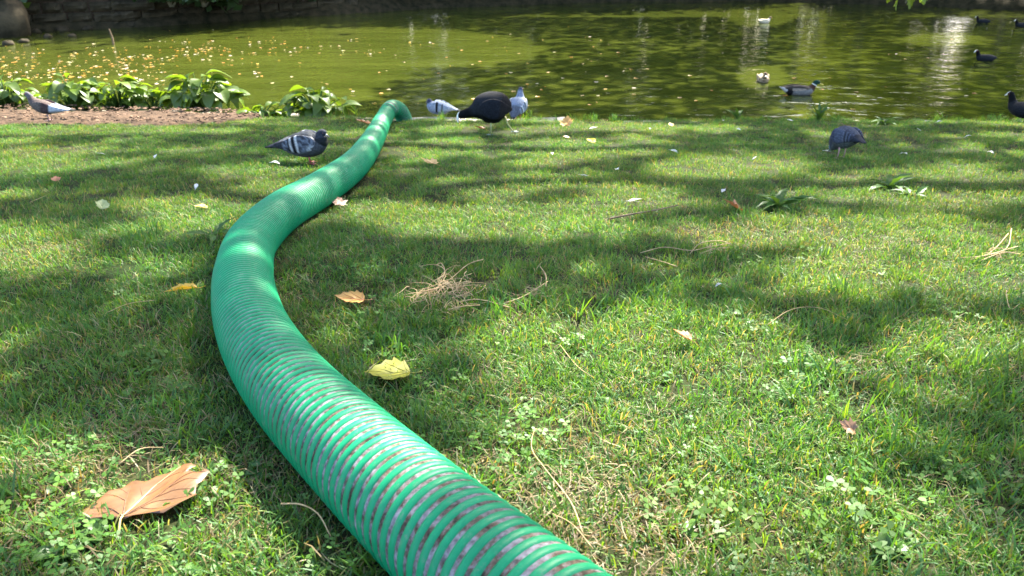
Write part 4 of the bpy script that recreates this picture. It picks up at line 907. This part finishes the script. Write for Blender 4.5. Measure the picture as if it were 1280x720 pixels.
fallen('fallen_leaf', 513, 472, .088, R(97), (R(4), R(10)), yl((.31, .30, .035), 2, .10, .12, 1.45), 'yellow green toothed leaf on the grass right beside the hose', h=.016)
fallen('fallen_leaf', 456, 380, .072, R(88), (R(6), R(-6)), yl((.55, .29, .06), 4, .12, .2, .95, (.42, .14, .03)), 'orange yellow leaf with red veins lying near the straw clump', h=.02)
fallen('fallen_leaf', 248, 368, .080, R(98), (R(-4), R(0)), yl((.58, .38, .03), 6, .1, 1.2, .34), 'narrow curled yellow leaf on the shaded lawn left by the hose bend', h=.015)
PLN = lambda col, seed, curl=.25, fold=.2, sq=1.0: (lambda m: (stalk(m, .35, tuple(k*.8 for k in col)), m)[1])(lobed_leaf(col, tuple(k*.7 for k in col), curl, fold, seed, 4, LOBE, sq)[0])
fallen('fallen_leaf', 926, 270, .085, R(80), (R(30), R(10)), PLN((.33, .14, .06), 1), 'crumpled red brown leaf beside the dark rosette weed', h=.012)
fallen('fallen_leaf', 708, 162, .105, R(-20), (R(38), R(-10)), PLN((.62, .34, .10), 2), 'tan orange lobed leaf propped up on the lawn near the pond edge', h=.02)
fallen('fallen_leaf', 545, 209, .085, R(80), (R(14), 0), PLN((.52, .33, .12), 3), 'pale tan leaf lying on the lawn between hose and coot', h=.02)
fallen('fallen_leaf', 607, 164, .095, R(90), (R(14), R(10)), yl((.40, .19, .07), 8, .2, .3), 'small brown leaf under the coot', h=.02)
fallen('fallen_leaf', 862, 444, .042, R(70), (R(20), R(10)), yl((.36, .15, .05), 9, .2, .4), 'little red brown leaf in the bright sunlit grass', h=.022)
fallen('fallen_leaf', 1066, 548, .028, R(60), (R(20), R(-20)), PLN((.20, .10, .04), 10), 'small dull brown leaf sunk in the longer shaded grass', h=.022)
fallen('fallen_leaf', 462, 156, .13, R(70), (R(10), R(10)), PLN((.40, .17, .05), 11), 'orange brown leaf lying next to the hose close to its far end', h=.012)
fallen('fallen_leaf', 424, 258, .07, R(30), (R(20), R(20)), PLN((.28, .17, .12), 12), 'dull brown leaf tucked against the straight stretch of hose', h=.012)
fallen('fallen_leaf', 742, 183, .075, R(30), (R(10), 0), yl((.66, .50, .03), 13, .2, .3), 'bright yellow leaf in a sunlit strip of lawn', h=.02)
fallen('fallen_leaf', 72, 231, .05, R(30), (R(15), 0), yl((.42, .16, .07), 14, .2, .3), 'tiny reddish leaf on the shaded lawn below the soil bed', h=.018)
fallen('fallen_leaf', 712, 175, .06, R(110), (R(10), 0), yl((.38, .17, .06), 15, .2, .3), 'small brown leaf lying flat beneath the propped tan leaf', h=.016)
fallen('fallen_leaf', 840, 28.5+130, .06, R(10), (R(10), 0), yl((.60, .40, .12), 16, .2, .3), 'small pale leaf on the lawn strip at the pond edge', h=.018)
fallen('fallen_leaf', 130, 272, .06, R(30), (R(20), R(20)), yl((.36, .40, .16), 17, .3, .3), 'pale grey green leaf on the lawn far from the hose', h=.018)
fallen('fallen_leaf', 260, 266, .05, R(90), (R(10), R(5)), yl((.55, .40, .12), 18, .2, .3), 'small tan leaf near the outer side of the hose bend', h=.018)
def strands(n, R0, length, g, height=.03, rad=.0009, spread=1.0, tail=None):
    mb = MB()
    for k in range(n):
        a = g.uniform(0, 6.283); p = Vector((g.gauss(0, R0*.45), g.gauss(0, R0*.45), g.uniform(.012, .02))); d = Vector((math.cos(a), math.sin(a), g.uniform(.0, .7))).normalized(); pts = [p.copy()]; L = length*g.uniform(.4, 1.2); w = g.uniform(-.5, .5)
        for i in range(6):
            d.rotate(Matrix.Rotation(w+g.uniform(-.35, .35), 3, 'Z')); d.z += g.uniform(-.3, .15); p = p+d*L/6; p.z = max(.010, min(height, p.z)); pts.append(p.copy())
        mb.tube(pts, [rad*(1-.10*i) for i in range(7)], 4)
    return mb
def straw_clump(px, py, n, R0, length, label, seed, scale=(1, 1, 1), height=.05, rad=.0011, extra=None):
    g = random.Random(seed); mb = strands(n, R0, length, g, height, rad); mb.v = [(x*scale[0], y*scale[1], z) for x, y, z in mb.v]
    loc = on_lawn(px, py)
    if extra:
        for path in extra:
            pts = [on_lawn(x, y, .016+z)-loc for x, y, z in path]; mb.tube([tuple(q) for q in catmull([tuple(p) for p in pts], 4)], rad*1.4, 4)
    o = obj('dry_grass_clump', mb.mesh('dry_grass_clump', [M['straw']], True), None, loc); return tag(o, label, 'dry grass')
straw_clump(558, 376, 115, .075, .085, 'big tangled clump of dry straw roots beside the orange leaf', 1, (1.0, 1.45, 1), .026, extra=[[(520, 380, 0), (560, 362, .010), (585, 340, .010), (604, 333, .010)], [(545, 375, .010), (556, 350, .010), (552, 338, .010), (546, 340, .010)], [(575, 385, 0), (600, 388, .01), (640, 394, 0)], [(560, 395, 0), (580, 396, .01), (600, 390, 0)], [(518, 381, 0), (530, 375, .01), (565, 368, .010)]])
straw_clump(664, 377, 22, .024, .05, 'small wisp of dry straw trailing off the big straw clump', 2, (1.2, 1, 1), .04, extra=[[(630, 388, 0), (655, 384, .01), (684, 366, .01)], [(612, 368, 0), (625, 372, 0), (640, 380, 0)], [(682, 372, .01), (682, 358, .010), (675, 346, .01)]])
straw_clump(893, 317, 10, .02, .05, 'pale looped straw strands on the shaded lawn', 3, (1, 1, 1), .04, extra=[[(800, 322, 0), (830, 318, .01), (862, 322, .01), (885, 317, .010), (912, 312, .010)], [(862, 322, 0), (875, 312, .010), (900, 309, .010), (914, 315, .01)], [(806, 327, 0), (830, 334, 0), (846, 340, 0)], [(875, 322, 0), (890, 320, .010), (906, 318, .01)]])
straw_clump(1240, 322, 14, .025, .06, 'fan of pale straw stalks in the bright sunlit lawn', 4, (1, 1, 1), .04, extra=[[(1200, 326, 0), (1225, 328, .01), (1256, 318, .010), (1262, 294, .010)], [(1210, 329, 0), (1235, 326, .01), (1270, 316, .01)], [(1222, 331, 0), (1250, 324, .010), (1274, 322, .0)], [(1230, 325, 0), (1245, 315, .010), (1258, 300, .010)]])
def single_straw(path, label, rad=.0011, name='straw_stalk', mat='straw'):
    loc = on_lawn(*path[0][:2]); pts = [on_lawn(x, y, .018+z)-loc for x, y, z in path]; q = catmull([tuple(p) for p in pts], 5); mb = MB(); mb.tube([tuple(k) for k in q], [rad*(1-.5*i/len(q)) for i in range(len(q))], 5)
    return tag(obj(name, mb.mesh(name, [M[mat]], True), None, loc), label, 'straw' if mat == 'straw' else 'twig')
single_straw([(728, 690, 0), (712, 660, .015), (680, 628, .03), (664, 600, .03), (668, 574, .03), (676, 570, .02)], 'long curved straw stalk arching out of the grass close to the hose', .001)
single_straw([(740, 708, 0), (715, 686, .01), (690, 672, .01)], 'short straw stalk crossing under a long arched one', .001)
single_straw([(355, 652, .01), (380, 662, .02), (402, 676, .02), (416, 690, 0)], 'pale straw stalk in the hose shadow', .0013)
single_straw([(955, 424, 0), (985, 414, .02), (1020, 411, .02), (1055, 419, .01)], 'long thin straw arched over sunlit grass', .0009)
single_straw([(1254, 378, .01), (1252, 392, .02), (1258, 404, .01), (1268, 402, .02)], 'hooked pale straw standing in shaded grass', .0011)
single_straw([(136, 398, 0), (165, 392, .01), (198, 388, .01)], 'straight straw on the shaded lawn below the narrow yellow leaf', .001)
single_straw([(760, 278, 0), (790, 277, .01), (820, 275, .015), (846, 272, .02)], 'thin brown twig lying on the shaded lawn', .004, 'twig', 'twig')
single_straw([(152, 595, 0), (180, 582, .01), (208, 572, .0)], 'straw stalk lying above the big brown leaf', .0011)
single_straw([(700, 440, .0), (720, 470, .005), (740, 490, .01)], 'thin straw in the shaded fringe of the lawn by the yellow green leaf', .0008)
single_straw([(40, 210+50, 0), (60, 255, .01)], 'short straw bit on lawn near the grey green leaf', .0012)
# white feathers and down dropped by the birds
def feather_mesh(seed):
    g = random.Random(seed); V, f = ovate(1, .42, g.uniform(-.3, .3), .4, seed); mb = MB(); mb.add(V, f); mb.tube([(0, -.25, .01), (0, .3, .03), (0, .8, -.02)], [.02, .018, .006], 4); return mb.mesh('feather', [M['white']], True)
FE = [feather_mesh(k) for k in range(4)]
for k, (px, py, L) in enumerate(((770, 217, .05), (745, 165, .06), (838, 194, .05), (786, 260, .06), (1125, 197, .06), (725, 226, .04), (812, 165, .05), (905, 146+8, .05), (1170, 156, .05), (990, 146+9, .05), (925, 165, .04), (1030, 192, .05), (1205, 178, .04), (1150, 165, .05), (340, 210, .05), (400, 262-20, .03), (245, 300-60, .04), (195, 206, .05), (125, 197, .04), (905, 245, .04), (690, 197, .04), (500, 165, .04), (1240, 195, .05), (940, 203, .03))):
    o = obj('feather', FE[k % 4], None, on_lawn(px, py, .022), (rnd.uniform(-.3, .5), rnd.uniform(-.4, .4), rnd.uniform(0, 6)), L); tag(o, 'small white feather fallen on the short lawn grass', 'feather', 'white feathers dropped on the lawn')
o = obj('feather', FE[1], None, on_lawn(346, 316, .03), (.3, .3, 1.2), .05); tag(o, 'white downy feather caught against the inner side of the hose bend', 'feather')
o = obj('feather', FE[2], None, on_lawn(902, 372-2, .02), (.3, .1, 2.2), .028); tag(o, 'curled white feather in shaded grass below the looped straw', 'feather')
# leaves floating on the pond
def floater(seed):
    g = random.Random(seed); c = [(.55, .30, .06), (.62, .44, .10), (.50, .22, .05), (.70, .60, .35), (.75, .72, .6), (.42, .26, .10)][seed % 6]; n = 9
    V = [(0, 0, .03)]; 
    for i in range(n): a = 6.283*i/n; r = (.5 if i % 2 else .38)*g.uniform(.8, 1.15); V.append((r*math.cos(a)*1.25, r*math.sin(a), .02+g.uniform(.0, .14)))
    return V, [(0, 1+i, 1+(i+1) % n) for i in range(n)], [tuple(k*g.uniform(.55, .85) for k in c) for _ in V]
FLM = []
for k in range(12): V, f, c = floater(k); FLM.append(mesh_np('floating_leaf', V, f, [M['litter']], False, c))
fl = []
gg = random.Random(21)
for _ in range(16000):
    r = gg.random()
    if r < .46: px, py = gg.uniform(0, 330), gg.gauss(74, 14)
    elif r < .72: px, py = gg.uniform(230, 480), gg.gauss(57, 5)+gg.uniform(-4, 8)
    elif r < .82: px, py = gg.uniform(0, 760), gg.uniform(45, 140)
    elif r < .88: px, py = gg.uniform(600, 1280), gg.uniform(25, 140)
    else: px, py = gg.uniform(0, 200), gg.gauss(88, 9)
    if py < 60-.12*px+gg.uniform(-6, 3) or py > 138 or py < 26: continue
    p = water_at(px, py)
    if p.y < edge_y(p.x)+.4 or (r < .72 and fbm(p.x*.35, p.y, 3.2, 1.0)+gg.uniform(-.25, .25) < .12): continue
    fl.append((p, px, py, gg.uniform(.015, .062)*(1.2 if py > 90 else 1)))
    if len(fl) > 640: break
fl.sort(key=lambda q: -q[3]/q[0].y)
for k, (p, px, py, s) in enumerate(fl[:280]):
    o = obj('floating_leaf', FLM[gg.randrange(12)], None, (p.x, p.y, .0), (0, 0, gg.uniform(0, 6)), s); tag(o, 'small fallen leaf floating on the green pond', 'leaf', 'fallen leaves floating on the pond')
mb = MB()
for (p, px, py, s) in fl[280:]:
    V, f, c = floater(gg.randrange(12)); mb.add([(p.x+x*s, p.y+y*s, z*s) for x, y, z in V], f, c)
o = kind(obj('floating_leaf_litter', mb.mesh('floating_leaf_litter', [M['litter']])), 'stuff'); o['label'] = 'drifts of tiny leaf bits on the pond'

# low branch of the plane tree dipping into view
def low_branch():
    off = Vector(ptree.location); tip = rayY(1132, 4, 9.0); mb = MB(); a = Vector((5.5, 9.6, 8.3)); pts = [a, a.lerp(tip, .3)+Vector((0, 0, .5)), a.lerp(tip, .65)+Vector((.1, 0, .2)), tip+Vector((.05, .02, .5)), tip]
    q = catmull([tuple(p-off) for p in pts], 8); mb.tube([tuple(k) for k in q], [.05*(1-.93*i/len(q))+.002 for i in range(len(q))], 6); obj('low_branch', mb.mesh('low_branch', [M['bark']], True), ptree)
    M['spr'] = leafy('sprig_leaf', (.16, .24, .02), trans=.55, gloss=.03, nscale=5); me = lobed_leaf((1, 1, 1), (1, 1, 1), .2, .15, 5, 3, LOBE, 1, False)[0]; lm = mesh_np('leaf', me.v, me.f, [M['spr']])
    g = random.Random(4); base = tip-off
    spots = [(1121, 6, .14), (1110, -2, .12), (1140, 1, .16), (1152, -3, .14), (1128, -8, .16), (1160, -10, .16), (1104, -14, .15), (1145, -18, .17), (1118, -22, .16), (1135, -34, .17), (1155, -30, .17), (1108, -40, .16)]
    for (px, py, s) in spots:
        p = rayY(px, py, 9.0+g.uniform(-.15, .15))-off; obj('leaf', lm, ptree, p+Vector((0, 0, s*.4)), (R(-70)+g.uniform(-.5, .5), g.uniform(-.5, .5), g.uniform(0, 6.2)), s)
low_branch()
